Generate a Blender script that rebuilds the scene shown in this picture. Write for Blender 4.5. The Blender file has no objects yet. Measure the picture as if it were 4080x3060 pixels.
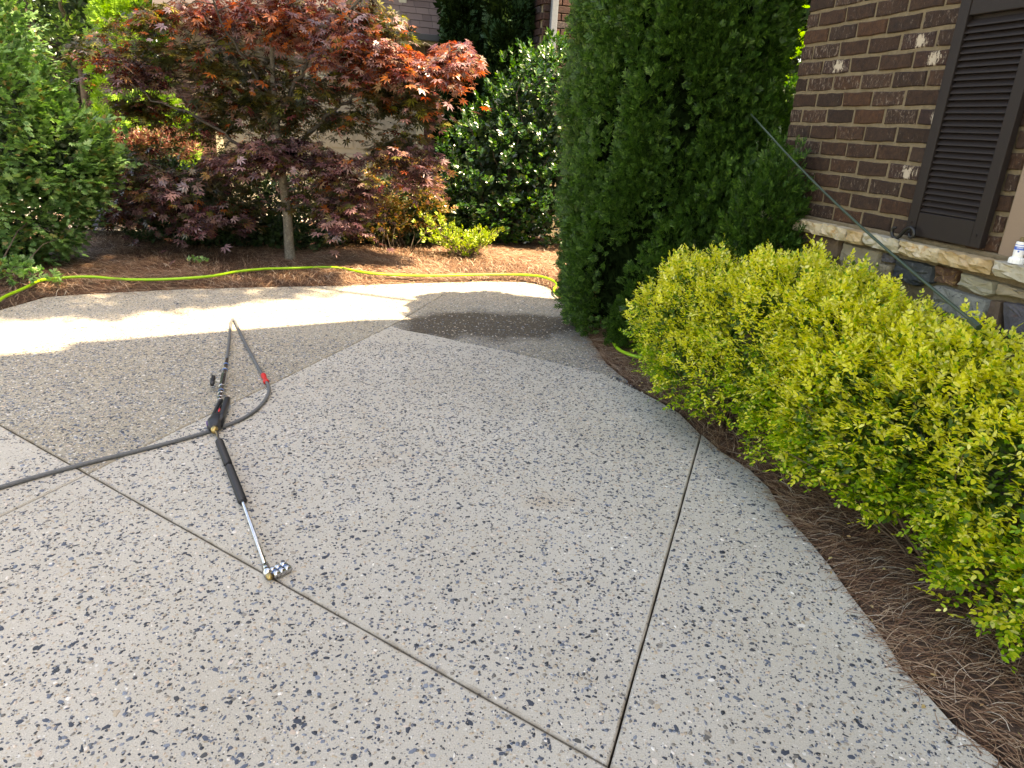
import bpy, bmesh, math, random
import numpy as np
from mathutils import Vector, Matrix
random.seed(7)
rng = np.random.default_rng(7)
scene = bpy.context.scene

# ------------------------------------------------------------------ camera
H = 1.55
F = 2823.0
_d = np.array([-484., 7742., 2823.]); _d /= np.linalg.norm(_d)
_f = np.array([0, 0, 1.]) - _d * _d[2]; _f /= np.linalg.norm(_f)
_r = np.cross(_d, _f)
M = np.array([_r, _f, -_d])
cam_data = bpy.data.cameras.new('camera')
cam = bpy.data.objects.new('camera', cam_data)
scene.collection.objects.link(cam)
cam_data.sensor_width = 36.0
cam_data.lens = 36.0 * F / 4080.0
cam_data.clip_start = 0.05
cam_data.clip_end = 800.0
rot = Matrix(((M[0, 0], -M[0, 1], -M[0, 2]), (M[1, 0], -M[1, 1], -M[1, 2]), (M[2, 0], -M[2, 1], -M[2, 2]))).to_4x4()
cam.matrix_world = Matrix.Translation((0, 0, H)) @ rot
scene.camera = cam

# ------------------------------------------------------------------ light
AZ, EL = math.radians(112), math.radians(64)
world = bpy.data.worlds.new('World'); scene.world = world; world.use_nodes = True
wn = world.node_tree
sky = wn.nodes.new('ShaderNodeTexSky'); sky.sky_type = 'NISHITA'; sky.sun_disc = False
sky.sun_elevation = EL; sky.sun_rotation = AZ; sky.air_density = 1.0; sky.dust_density = 1.5; sky.ozone_density = 1.0
bg = wn.nodes['Background']; wn.links.new(sky.outputs[0], bg.inputs[0]); bg.inputs[1].default_value = 0.15
sd = bpy.data.lights.new('sun', 'SUN'); sun = bpy.data.objects.new('sun', sd); scene.collection.objects.link(sun)
sd.energy = 4.6; sd.angle = math.radians(0.53); sd.color = (1.0, 0.94, 0.84)
SD = Vector((math.sin(AZ) * math.cos(EL), math.cos(AZ) * math.cos(EL), math.sin(EL)))
sun.rotation_euler = SD.to_track_quat('Z', 'Y').to_euler(); sun.location = SD * 40
scene.view_settings.view_transform = 'Standard'; scene.view_settings.look = 'None'
scene.view_settings.exposure = 2.35; scene.view_settings.gamma = 1.0
scene.view_settings.use_curve_mapping = False
scene.view_settings.use_white_balance = True
scene.view_settings.white_balance_temperature = 10000
scene.view_settings.white_balance_tint = 12
scene.render.engine = 'CYCLES'
scene.cycles.use_denoising = True
scene.cycles.max_bounces = 6; scene.cycles.diffuse_bounces = 3; scene.cycles.glossy_bounces = 3
scene.cycles.transmission_bounces = 3; scene.cycles.transparent_max_bounces = 6

# ------------------------------------------------------------------ helpers: points
S_ = 4080.0 / 2212.0
def ray(px, py):
    v = np.array([px * S_ - 2040., py * S_ - 1530., F]); return M @ (v / np.linalg.norm(v))
def gr(px, py, z=0.0):
    r = ray(px, py); return np.array([0, 0, H]) + r * ((z - H) / r[2])
def at(px, py, Y):
    r = ray(px, py); return np.array([0, 0, H]) + r * (Y / r[1])
def proj(p):
    q = (np.asarray(p) - np.array([0, 0, H])) @ M
    return (2040 + F * q[..., 0] / q[..., 2]) / S_, (1530 + F * q[..., 1] / q[..., 2]) / S_, q[..., 2]
WA = math.radians(-16.8)
W2 = np.array([math.sin(WA), math.cos(WA), 0.0]); N2 = np.array([W2[1], -W2[0], 0.0])
def hp(v, out, z): return N2 * (2.7 - out) + W2 * v + np.array([0, 0, z])
def onU(px, py, U):
    r = ray(px, py); p = r * (U / (N2 @ r)); p[2] += H; return p
HROT = math.radians(106.8)

# ------------------------------------------------------------------ helpers: objects
COL = scene.collection
def link(o, parent=None, base=None):
    COL.objects.link(o)
    if parent is not None: o.parent = parent
    return o
def tag(o, label=None, cat=None, group=None, kind=None):
    if label: o['label'] = label
    if cat: o['category'] = cat
    if group: o['group'] = group
    if kind: o['kind'] = kind
    return o
def root(name, loc, label, cat, group=None):
    o = bpy.data.objects.new(name, None); o.location = Vector(loc); o.empty_display_size = 0.1
    COL.objects.link(o); tag(o, label, cat, group); return o
def wloc(o):
    v = np.zeros(3)
    while o is not None: v += np.array(o.location); o = o.parent
    return v
def fast(name, V, T, mats, parent=None, mi=None, smooth=False, kind=None):
    V = np.asarray(V, dtype=np.float64)
    if parent is not None: V = V - wloc(parent)
    T = np.asarray(T, dtype=np.int32)
    k = T.shape[1]
    me = bpy.data.meshes.new(name)
    me.vertices.add(len(V)); me.vertices.foreach_set('co', V.astype(np.float32).ravel())
    me.loops.add(T.size); me.loops.foreach_set('vertex_index', T.ravel())
    me.polygons.add(len(T)); me.polygons.foreach_set('loop_start', np.arange(0, T.size, k, dtype=np.int32))
    me.polygons.foreach_set('loop_total', np.full(len(T), k, dtype=np.int32))
    if mi is not None: me.polygons.foreach_set('material_index', np.asarray(mi, dtype=np.int32))
    me.update(calc_edges=True)
    if smooth: me.polygons.foreach_set('use_smooth', np.ones(len(T), dtype=bool))
    for m in (mats if isinstance(mats, (list, tuple)) else [mats]): me.materials.append(m)
    o = bpy.data.objects.new(name, me); link(o, parent)
    if kind: o['kind'] = kind
    return o
def pyd(name, V, Fs, m, parent=None, smooth=False, bevel=0, seg=2, kind=None):
    V = [np.asarray(v, dtype=float) for v in V]
    off = wloc(parent) if parent is not None else np.zeros(3)
    me = bpy.data.meshes.new(name)
    me.from_pydata([tuple(v - off) for v in V], [], Fs); me.update()
    if bevel:
        bm = bmesh.new(); bm.from_mesh(me)
        bmesh.ops.recalc_face_normals(bm, faces=bm.faces[:])
        bmesh.ops.bevel(bm, geom=bm.edges[:], offset=bevel, segments=seg, affect='EDGES', profile=0.6)
        bm.to_mesh(me); bm.free()
    else:
        bm = bmesh.new(); bm.from_mesh(me); bmesh.ops.recalc_face_normals(bm, faces=bm.faces[:]); bm.to_mesh(me); bm.free()
    if smooth:
        for p in me.polygons: p.use_smooth = True
    for mm in (m if isinstance(m, (list, tuple)) else [m]): me.materials.append(mm)
    o = bpy.data.objects.new(name, me); link(o, parent)
    if kind: o['kind'] = kind
    return o
BF = [(0, 1, 2, 3), (7, 6, 5, 4), (0, 4, 5, 1), (1, 5, 6, 2), (2, 6, 7, 3), (3, 7, 4, 0)]
def boxh(name, v0, v1, o0, o1, z0, z1, m, parent=None, bevel=0.0, seg=1, kind=None):
    V = [hp(v0, o0, z0), hp(v1, o0, z0), hp(v1, o1, z0), hp(v0, o1, z0), hp(v0, o0, z1), hp(v1, o0, z1), hp(v1, o1, z1), hp(v0, o1, z1)]
    return pyd(name, V, BF, m, parent, bevel=bevel, seg=seg, kind=kind)
def spline(P, n=8):
    P = np.asarray(P, dtype=float); Q = np.vstack([2 * P[0] - P[1], P, 2 * P[-1] - P[-2]]); out = []
    for i in range(1, len(Q) - 2):
        for t in np.linspace(0, 1, n, endpoint=False):
            a, b, c, d = Q[i - 1], Q[i], Q[i + 1], Q[i + 2]
            out.append(0.5 * (2 * b + (c - a) * t + (2 * a - 5 * b + 4 * c - d) * t * t + (3 * b - a - 3 * c + d) * t ** 3))
    out.append(P[-1]); return np.array(out)
def tube(P, R, sides=8, cap=True):
    P = np.asarray(P, dtype=float); n = len(P); R = np.broadcast_to(np.asarray(R, dtype=float), (n,))
    Tn = np.gradient(P, axis=0); Tn /= np.linalg.norm(Tn, axis=1)[:, None] + 1e-12
    up = np.array([0, 0, 1.0]) if abs(Tn[0, 2]) < 0.9 else np.array([1.0, 0, 0])
    V = []; a = up - Tn[0] * (up @ Tn[0]); a /= np.linalg.norm(a)
    ang = np.linspace(0, 2 * np.pi, sides, endpoint=False)
    for i in range(n):
        a = a - Tn[i] * (a @ Tn[i]); a /= np.linalg.norm(a) + 1e-12; b = np.cross(Tn[i], a)
        V.append(P[i] + R[i] * (np.cos(ang)[:, None] * a + np.sin(ang)[:, None] * b))
    V = np.vstack(V); Q = []
    for i in range(n - 1):
        for j in range(sides):
            k = (j + 1) % sides
            Q.append((i * sides + j, i * sides + k, (i + 1) * sides + k, (i + 1) * sides + j))
    if cap:
        V = np.vstack([V, P[0], P[-1]]); c0, c1 = len(V) - 2, len(V) - 1; o = (n - 1) * sides
        for j in range(sides):
            k = (j + 1) % sides; Q.append((c0, k, j, j)); Q.append((c1, o + j, o + k, o + k))
    return V, Q
def clean(Q): return [tuple(dict.fromkeys(q)) for q in Q]
def tubes(name, specs, m, parent=None, sides=8, smooth=True, kind=None):
    V = []; Q = []; b = 0
    for P, R in specs:
        v, q = tube(P, R, sides); V.append(v); Q += [tuple(x + b for x in f) for f in clean(q)]; b += len(v)
    return pyd(name, np.vstack(V), Q, m, parent, smooth=smooth, kind=kind)

# ------------------------------------------------------------------ helpers: materials
def newmat(name):
    m = bpy.data.materials.new(name); m.use_nodes = True
    nt = m.node_tree; b = nt.nodes['Principled BSDF']; return m, nt, b
def nd(nt, t, **k):
    n = nt.nodes.new(t)
    for a, v in k.items(): setattr(n, a, v)
    return n
def ramp(nt, src, stops, interp='LINEAR'):
    r = nd(nt, 'ShaderNodeValToRGB'); r.color_ramp.interpolation = interp
    e = r.color_ramp.elements
    while len(e) < len(stops): e.new(0.5)
    for i, (p, c) in enumerate(stops):
        e[i].position = p; e[i].color = (*c, 1) if len(c) == 3 else c
    nt.links.new(src, r.inputs[0]); return r.outputs[0]
def mix(nt, fac, a, b, mode='MIX'):
    n = nd(nt, 'ShaderNodeMix', data_type='RGBA', blend_type=mode)
    for s, v in ((0, fac), (6, a), (7, b)):
        if isinstance(v, (int, float)): n.inputs[s].default_value = v
        elif isinstance(v, tuple): n.inputs[s].default_value = (*v, 1)
        else: nt.links.new(v, n.inputs[s])
    return n.outputs[2]
def mth(nt, op, a, b=0.0, clamp=False):
    n = nd(nt, 'ShaderNodeMath', operation=op); n.use_clamp = clamp
    for s, v in ((0, a), (1, b)):
        if isinstance(v, (int, float)): n.inputs[s].default_value = v
        else: nt.links.new(v, n.inputs[s])
    return n.outputs[0]
def noise(nt, scale, detail=4, rough=0.55, vec=None, dist=0.0):
    n = nd(nt, 'ShaderNodeTexNoise'); n.inputs['Scale'].default_value = scale; n.inputs['Detail'].default_value = detail
    n.inputs['Roughness'].default_value = rough; n.inputs['Distortion'].default_value = dist
    if vec is not None: nt.links.new(vec, n.inputs['Vector'])
    return n.outputs[0]
def bump(nt, b, h, dist, strength=1.0):
    n = nd(nt, 'ShaderNodeBump'); n.inputs['Distance'].default_value = dist; n.inputs['Strength'].default_value = strength
    nt.links.new(h, n.inputs['Height']); nt.links.new(n.outputs[0], b.inputs['Normal'])
def wpos(nt): return nd(nt, 'ShaderNodeNewGeometry').outputs['Position']
def rnd(nt):
    a = nd(nt, 'ShaderNodeNewGeometry').outputs['Random Per Island']; b = nd(nt, 'ShaderNodeObjectInfo').outputs['Random']
    return mth(nt, 'FRACT', mth(nt, 'ADD', a, b))
def plain(name, c, rough=0.6, metal=0.0, spec=0.5, nz=0.12, nscale=60, bmp=0.0):
    m, nt, b = newmat(name)
    n = noise(nt, nscale, 4, vec=wpos(nt))
    col = ramp(nt, n, [(0.3, tuple(x * (1 - nz) for x in c)), (0.7, tuple(min(1, x * (1 + nz)) for x in c))])
    nt.links.new(col, b.inputs['Base Color']); b.inputs['Roughness'].default_value = rough
    b.inputs['Metallic'].default_value = metal; b.inputs['Specular IOR Level'].default_value = spec
    if bmp: bump(nt, b, n, bmp)
    return m
def leafmat(name, stops, rough=0.4, trans=0.35, tcol=(1.25, 1.35, 0.6), spec=0.5, back=None):
    m, nt, b = newmat(name)
    c = ramp(nt, rnd(nt), stops)
    if back is not None:
        c = mix(nt, nd(nt, 'ShaderNodeNewGeometry').outputs['Backfacing'], c, mix(nt, 0.6, c, back))
    nt.links.new(c, b.inputs['Base Color']); b.inputs['Roughness'].default_value = rough
    b.inputs['Specular IOR Level'].default_value = spec
    t = nd(nt, 'ShaderNodeBsdfTranslucent')
    nt.links.new(mix(nt, 1.0, c, tcol, 'MULTIPLY'), t.inputs[0])
    ms = nd(nt, 'ShaderNodeMixShader'); ms.inputs[0].default_value = trans
    nt.links.new(b.outputs[0], ms.inputs[1]); nt.links.new(t.outputs[0], ms.inputs[2])
    nt.links.new(ms.outputs[0], nt.nodes['Material Output'].inputs[0]); return m

def concrete(name, tint, dirt, wet=None, rust=None, agg=1.0, cov=0.46, lines=()):
    m, nt, b = newmat(name); P = wpos(nt)
    n1 = noise(nt, 1.6, 5, vec=P); n2 = noise(nt, 220, 3, vec=P); n3 = noise(nt, 0.55, 3, vec=P)
    base = ramp(nt, n2, [(0.3, tuple(x * 0.78 for x in tint)), (0.7, tuple(min(1, x * 1.14) for x in tint))])
    base = mix(nt, mth(nt, 'MULTIPLY', ramp(nt, n1, [(0.42, (0, 0, 0)), (0.68, (1, 1, 1))]), dirt), base, (0.30, 0.235, 0.13))
    base = mix(nt, mth(nt, 'MULTIPLY', ramp(nt, n3, [(0.35, (1, 1, 1)), (0.6, (0, 0, 0))]), 0.18), base, (0.22, 0.19, 0.15))
    hs = []
    for sc, thr, stops in ((75, cov, [(0.0, (0.10, 0.12, 0.16)), (0.16, (0.24, 0.25, 0.28)), (0.3, (0.50, 0.45, 0.36)), (0.5, (0.34, 0.28, 0.20)), (0.62, (0.56, 0.52, 0.46)), (0.8, (0.40, 0.32, 0.24)), (0.92, (0.64, 0.62, 0.58))]),
                          (140, cov, [(0.0, (0.07, 0.08, 0.10)), (0.2, (0.22, 0.21, 0.20)), (0.4, (0.52, 0.46, 0.36)), (0.7, (0.40, 0.34, 0.26)), (0.9, (0.66, 0.64, 0.6))])):
        sv = nd(nt, 'ShaderNodeVectorMath', operation='MULTIPLY'); sv.inputs[1].default_value = (1, 1, 0.02); nt.links.new(P, sv.inputs[0])
        vo = nd(nt, 'ShaderNodeTexVoronoi'); vo.inputs['Scale'].default_value = sc; vo.inputs['Randomness'].default_value = 1.0
        nt.links.new(sv.outputs[0], vo.inputs['Vector'])
        sp = nd(nt, 'ShaderNodeSeparateColor'); nt.links.new(vo.outputs['Color'], sp.inputs[0])
        c = ramp(nt, sp.outputs[0], stops, 'CONSTANT')
        thn = mth(nt, 'MULTIPLY', sp.outputs[1], thr)
        mask = mth(nt, 'MULTIPLY', mth(nt, 'LESS_THAN', vo.outputs['Distance'], thn), mth(nt, 'LESS_THAN', sp.outputs[2], 0.88))
        base = mix(nt, mth(nt, 'MULTIPLY', mask, 0.85 * agg), base, c); hs.append(mask)
    rough = 0.75
    sx = nd(nt, 'ShaderNodeSeparateXYZ'); nt.links.new(P, sx.inputs[0])
    for (L, w_, amt_) in lines:
        nr_ = np.array([-L[1][1], L[1][0]]) / np.linalg.norm(L[1]); c0_ = float(nr_ @ L[0])
        dl = mth(nt, 'ABSOLUTE', mth(nt, 'SUBTRACT', mth(nt, 'ADD', mth(nt, 'MULTIPLY', sx.outputs[0], float(nr_[0])), mth(nt, 'MULTIPLY', sx.outputs[1], float(nr_[1]))), c0_))
        dl = mth(nt, 'ADD', dl, mth(nt, 'MULTIPLY', mth(nt, 'SUBTRACT', noise(nt, 12, 6, 0.7, P), 0.5), w_ * 2.2))
        mk_ = ramp(nt, mth(nt, 'DIVIDE', dl, w_), [(0.1, (1, 1, 1)), (1.0, (0, 0, 0))])
        base = mix(nt, mth(nt, 'MULTIPLY', mk_, amt_), base, (0.13, 0.085, 0.045))
    if rust is not None:
        for (cx, cy, rx, ry, ang, amt) in rust:
            mp = nd(nt, 'ShaderNodeMapping', vector_type='TEXTURE'); mp.inputs['Location'].default_value = (cx, cy, 0)
            mp.inputs['Rotation'].default_value = (0, 0, ang); mp.inputs['Scale'].default_value = (rx, ry, 50); nt.links.new(P, mp.inputs[0])
            le = nd(nt, 'ShaderNodeVectorMath', operation='LENGTH'); nt.links.new(mp.outputs[0], le.inputs[0])
            dd = mth(nt, 'ADD', le.outputs['Value'], mth(nt, 'MULTIPLY', noise(nt, 9, 5, vec=P), 1.2))
            mk = ramp(nt, dd, [(0.45, (1, 1, 1)), (0.98, (0, 0, 0))])
            base = mix(nt, mth(nt, 'MULTIPLY', mk, amt), base, (0.40, 0.24, 0.10))
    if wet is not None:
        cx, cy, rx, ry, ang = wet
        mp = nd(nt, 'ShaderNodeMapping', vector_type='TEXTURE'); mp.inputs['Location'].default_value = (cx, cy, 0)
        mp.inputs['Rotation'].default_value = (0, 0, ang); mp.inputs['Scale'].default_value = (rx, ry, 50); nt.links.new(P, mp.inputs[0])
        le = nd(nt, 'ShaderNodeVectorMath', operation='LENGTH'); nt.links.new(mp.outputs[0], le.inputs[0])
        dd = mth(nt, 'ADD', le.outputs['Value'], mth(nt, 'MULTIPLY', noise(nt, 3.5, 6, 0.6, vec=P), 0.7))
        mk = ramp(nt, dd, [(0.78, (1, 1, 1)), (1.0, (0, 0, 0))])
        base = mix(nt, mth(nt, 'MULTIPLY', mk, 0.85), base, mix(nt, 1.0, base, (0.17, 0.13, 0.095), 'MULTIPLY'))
    nt.links.new(base, b.inputs['Base Color']); b.inputs['Roughness'].default_value = rough
    b.inputs['Specular IOR Level'].default_value = 0.3
    h = mth(nt, 'ADD', mth(nt, 'MULTIPLY', hs[0], 0.6), mth(nt, 'MULTIPLY', n2, 0.8))
    bump(nt, b, h, 0.0022); return m

def brickmat(name, stops, smear=0.5, smear_c=(0.42, 0.34, 0.28), obj=True):
    m, nt, b = newmat(name)
    r = rnd(nt); P = wpos(nt)
    c = ramp(nt, r, stops)
    n1 = noise(nt, 38, 6, 0.7, P); n2 = noise(nt, 120, 5, 0.7, P, 0.6)
    c = mix(nt, ramp(nt, n1, [(0.35, (0, 0, 0)), (0.62, (1, 1, 1))]), c, mix(nt, 1.0, c, (0.45, 0.42, 0.48), 'MULTIPLY'))
    sm = nd(nt, 'ShaderNodeMapping'); sm.inputs['Scale'].default_value = (1, 1, 0.45); nt.links.new(P, sm.inputs[0])
    n3 = noise(nt, 75, 7, 0.8, sm.outputs[0], 0.5)
    r2 = mth(nt, 'FRACT', mth(nt, 'MULTIPLY', r, 7.31))
    thr = mth(nt, 'ADD', n3, mth(nt, 'MULTIPLY', mth(nt, 'SUBTRACT', r2, 0.5), 0.11))
    c = mix(nt, mth(nt, 'MULTIPLY', ramp(nt, thr, [(0.575, (0, 0, 0)), (0.66, (1, 1, 1))]), smear), c, smear_c)
    nt.links.new(c, b.inputs['Base Color']); b.inputs['Roughness'].default_value = 0.8; b.inputs['Specular IOR Level'].default_value = 0.35
    bump(nt, b, mth(nt, 'ADD', mth(nt, 'MULTIPLY', n1, 0.5), n2), 0.006); return m
def stonemat(name, a, b_, sc=14, c3=None, rough=0.8):
    m, nt, b = newmat(name); P = wpos(nt)
    n = noise(nt, sc, 6, 0.65, P, 0.5); n2 = noise(nt, sc * 9, 4, 0.6, P)
    c = ramp(nt, n, [(0.33, a), (0.66, b_)])
    if c3: c = mix(nt, ramp(nt, noise(nt, sc * 2.2, 5, 0.7, P, 0.8), [(0.55, (0, 0, 0)), (0.66, (1, 1, 1))]), c, c3)
    c = mix(nt, mth(nt, 'MULTIPLY', n2, 0.35), c, mix(nt, 1.0, c, (0.4, 0.4, 0.4), 'MULTIPLY'))
    nt.links.new(c, b.inputs['Base Color']); b.inputs['Roughness'].default_value = rough
    bump(nt, b, mth(nt, 'ADD', n, mth(nt, 'MULTIPLY', n2, 0.3)), 0.012); return m

# ================================================================== GROUND, BED, DRIVEWAY
soil = plain('soil', (0.055, 0.035, 0.022), 0.95, nz=0.4, nscale=20, bmp=0.01)
lawnm = plain('lawn', (0.05, 0.08, 0.025), 0.95, nz=0.4, nscale=8, bmp=0.02)
pavem = plain('pale_concrete', (0.55, 0.53, 0.49), 0.9, nz=0.08, nscale=6)
g = pyd('ground', [(-300, -300, -0.16), (300, -300, -0.16), (300, 300, -0.16), (-300, 300, -0.16)], [(0, 1, 2, 3)], lawnm); tag(g, kind='structure')
def p2(*a): return [gr(*q)[:2] for q in a]
edge_far = p2((0, 669), (100, 641), (200, 634), (400, 624), (560, 620), (737, 617), (904, 611), (1037, 607), (1137, 609), (1184, 619), (1199, 634), (1231, 660), (1257, 702), (1284, 743), (1310, 783), (1357, 823), (1420, 863))
edge_near = p2((1470, 893), (1515, 937), (1560, 975), (1620, 1012), (1665, 1055), (1694, 1106), (1741, 1155), (1794, 1219), (1838, 1280), (1900, 1360), (1956, 1447), (2005, 1497), (2062, 1561), (2157, 1636))
near_ext = [np.array([1.36, 1.0]), np.array([1.30, 0.2]), np.array([1.2, -1.5]), np.array([1.2, -6.0])]
far_left = [np.array([-11.0, 2.2]), np.array([-7.0, 4.0]), np.array([-5.2, 4.75])]
LB = [np.array([-11.0, -6.0])]
drive_poly = np.array(LB + far_left + edge_far + edge_near + near_ext)
def sdist(P, poly):
    x, y = P[:, 0], P[:, 1]; ins = np.zeros(len(P), bool); dm = np.full(len(P), 1e9)
    for i in range(len(poly)):
        a, b = poly[i], poly[(i + 1) % len(poly)]; ab = b - a
        t = np.clip(((x - a[0]) * ab[0] + (y - a[1]) * ab[1]) / (ab @ ab), 0, 1)
        dm = np.minimum(dm, np.hypot(x - a[0] - t * ab[0], y - a[1] - t * ab[1]))
        c = (a[1] > y) != (b[1] > y)
        with np.errstate(divide='ignore', invalid='ignore'):
            xi = a[0] + (y - a[1]) / (b[1] - a[1]) * ab[0]
        ins ^= c & (x < xi)
    return np.where(ins, -dm, dm)
def hbed(x, y):
    d = sdist(np.stack([x, y], 1), drive_poly)
    w = 0.5 + 0.25 * np.sin(3.1 * x + 1.7 * y) + 0.25 * np.sin(7.3 * x - 5.1 * y + 1.3)
    z = np.clip(d / 0.25, 0, 1) * (0.025 + 0.03 * w) + 0.004
    return np.where(d < 0.0, -0.09, z), d
xs = np.arange(-9, 3.6, 0.06); ys = np.arange(0.2, 10.6, 0.06)
gx, gy = np.meshgrid(xs, ys); zz, dd = hbed(gx.ravel(), gy.ravel()); dd = np.where((gx.ravel() < -3.6) & (gy.ravel() > 8.75), -9, dd)
nx_, ny_ = len(xs), len(ys); idx = np.arange(nx_ * ny_).reshape(ny_, nx_)
Q = np.stack([idx[:-1, :-1].ravel(), idx[:-1, 1:].ravel(), idx[1:, 1:].ravel(), idx[1:, :-1].ravel()], 1)
keep = (dd[Q].max(1) > -0.25)
mulch, nt, b = newmat('pine_straw_ground'); P = wpos(nt)
c = ramp(nt, noise(nt, 60, 6, 0.7, P, 1.5), [(0.3, (0.035, 0.018, 0.012)), (0.5, (0.10, 0.05, 0.03)), (0.7, (0.20, 0.11, 0.065))])
nt.links.new(c, b.inputs['Base Color']); b.inputs['Roughness'].default_value = 0.9; bump(nt, b, noise(nt, 120, 5, 0.7, P, 2.0), 0.02)
o = fast('mulch_bed', np.stack([gx.ravel(), gy.ravel(), zz], 1), Q[keep], mulch, smooth=True); tag(o, kind='structure')

RW = [(*gr(1180, 1080)[:2], 0.42, 0.22, 0.2, 0.40), (*gr(800, 1000)[:2], 0.5, 0.25, 0.6, 0.22)]
drv = root('driveway', (0, 0, 0), None, None); tag(drv, kind='structure')
base = pyd('joint_bed', [(*p, -0.03) for p in drive_poly], [tuple(range(len(drive_poly)))], plain('joint_dirt', (0.02, 0.015, 0.01), 0.95, nz=0.5), drv)
def ln(a, b): return np.array(a[:2]), np.array(b[:2]) - np.array(a[:2])
def isect(l1, l2):
    A = np.array([l1[1], -l2[1]]).T; t = np.linalg.solve(A, l2[0] - l1[0]); return l1[0] + l1[1] * t[0]
K = gr(1315, 1655)[:2]
J1 = ln(gr(0, 917), K); J2 = ln(K, gr(1515, 938)); J3 = ln(gr(0, 1115), gr(845, 703))
X13 = isect(J1, J3); Mp = gr(845, 703)[:2]; T3 = gr(1003, 609)[:2]
J3b = ln(Mp, T3)
J4 = p2((770, 686), (700, 668), (500, 682), (300, 692), (200, 704), (117, 717), (0, 737)) 
ARC = p2((871, 712), (937, 724), (1021, 743), (1104, 760), (1187, 780), (1304, 806))
cA = concrete('aggregate_clean', (0.53, 0.49, 0.425), 0.16, rust=RW, lines=((J1, 0.014, 0.6), (J2, 0.010, 0.5)))
cB = concrete('aggregate_tan', (0.36, 0.32, 0.25), 0.35, cov=0.66, lines=((J1, 0.014, 0.6),))
cC = concrete('aggregate_far', (0.36, 0.33, 0.27), 0.30, cov=0.66, rust=[(*gr(640, 668)[:2], 1.4, 0.10, math.radians(33), 0.9)])
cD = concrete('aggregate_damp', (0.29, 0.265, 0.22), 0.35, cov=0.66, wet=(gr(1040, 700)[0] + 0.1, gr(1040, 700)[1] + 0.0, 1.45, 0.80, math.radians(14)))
J1L = J1[0] - J1[1] / np.linalg.norm(J1[1]) * 2.0; J2B = K - J2[1] / np.linalg.norm(J2[1]) * 7; J3B = X13 - J3[1] / np.linalg.norm(J3[1]) * 9
J2E = gr(1515, 938)[:2]
K1 = K + J1[1] / np.linalg.norm(J1[1]) * 1.15
def slab(name, poly, m, gap=0.0050):
    P = [np.array(p) for p in poly]; n = len(P)
    A = sum(P[i][0] * P[(i + 1) % n][1] - P[(i + 1) % n][0] * P[i][1] for i in range(n))
    if A < 0: P = P[::-1]
    # subdivide edges with a little wobble so that the tooled edges are not ruler straight
    R = []
    for i in range(n):
        a, b_ = P[i], P[(i + 1) % n]; L = np.linalg.norm(b_ - a); k = max(1, int(L / 0.12)) if L < 6 else int(L / 0.5)
        for j in range(k): R.append(a + (b_ - a) * j / k)
    P = R; n = len(P)
    def inset(dv, jit):
        out = []
        for i in range(n):
            a, b_, c_ = P[i - 1], P[i], P[(i + 1) % n]
            n1 = np.array([-(b_ - a)[1], (b_ - a)[0]]); n1 /= np.linalg.norm(n1) + 1e-9
            n2 = np.array([-(c_ - b_)[1], (c_ - b_)[0]]); n2 /= np.linalg.norm(n2) + 1e-9
            h = n1 + n2; h /= max(0.6, h @ h / 2) ; h = h / 1.0
            out.append(b_ + (n1 + n2) / max(0.5, (1 + n1 @ n2)) * (dv + jit * rng.normal()))
        return out
    a, b_ = inset(gap * 0.7, 0.0006), inset(gap * 0.7 + 0.006, 0.0008)
    V = [(*q, -0.05) for q in a] + [(*q, -0.005) for q in a] + [(*q, 0) for q in b_]
    Fs = [tuple(range(2 * n, 3 * n))]
    for i in range(n):
        j = (i + 1) % n; Fs += [(i, j, n + j, n + i), (n + i, n + j, 2 * n + j, 2 * n + i)]
    return pyd(name, V, Fs, m, drv)
iK = 17  # number of points of edge_far
slab('slab', [X13, K, J2E] + edge_near[:1][::-1] + edge_far[::-1][:1] + ARC[::-1] + [Mp], cA)
slab('slab', [X13, Mp] + J4 + [J1L], cB)
slab('slab', [Mp, T3] + edge_far[:7][::-1] + far_left[::-1] + [J1L] + J4[::-1], cC)
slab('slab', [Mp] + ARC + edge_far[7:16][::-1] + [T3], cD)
slab('slab', [K, X13, J3B, J2B], cA)
slab('slab', [X13, J1L, np.array([-11.0, 2.15]), np.array([-11.0, -6.0]), J3B], cA)
slab('slab', [K, J2B + np.array([0.01, 0]), np.array([1.2, -5.2]), near_ext[2], near_ext[1], near_ext[0]] + edge_near[::-1][:-1], cA)

# exposed stones: the largest seen ones are parts, the rest one part
stm, nt, b = newmat('river_stone')
r = rnd(nt)
c = ramp(nt, r, [(0.0, (0.016, 0.019, 0.026)), (0.25, (0.034, 0.043, 0.064)), (0.42, (0.085, 0.105, 0.145)), (0.55, (0.18, 0.205, 0.25)), (0.64, (0.03, 0.033, 0.038)), (0.74, (0.22, 0.20, 0.175)), (0.85, (0.36, 0.29, 0.215)), (0.93, (0.42, 0.33, 0.27)), (1.0, (0.62, 0.60, 0.57))])
c = mix(nt, mth(nt, 'MULTIPLY', noise(nt, 300, 3, vec=wpos(nt)), 0.5), c, mix(nt, 1.0, c, (1.8, 1.75, 1.6), 'MULTIPLY'))
nt.links.new(c, b.inputs['Base Color']); b.inputs['Roughness'].default_value = 0.55
def stones(n, x0, x1, y0, y1, smin, smax):
    x = rng.uniform(x0, x1, n); y = rng.uniform(y0, y1, n)
    d = sdist(np.stack([x, y], 1), drive_poly); px, py, zc = proj(np.stack([x, y, 0 * x], 1))
    k = (d < -0.02) & (px > -60) & (px < 2272) & (py < 1760)
    for L in (J1, J2, J3):
        nrm = np.array([-L[1][1], L[1][0]]) / np.linalg.norm(L[1]); k &= np.abs((x - L[0][0]) * nrm[0] + (y - L[0][1]) * nrm[1]) > 0.013
    x, y = x[k], y[k]; s = smin + (smax - smin) * rng.beta(1.0, 4.6, len(x)); return np.stack([x, y, 0 * x], 1), s
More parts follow.
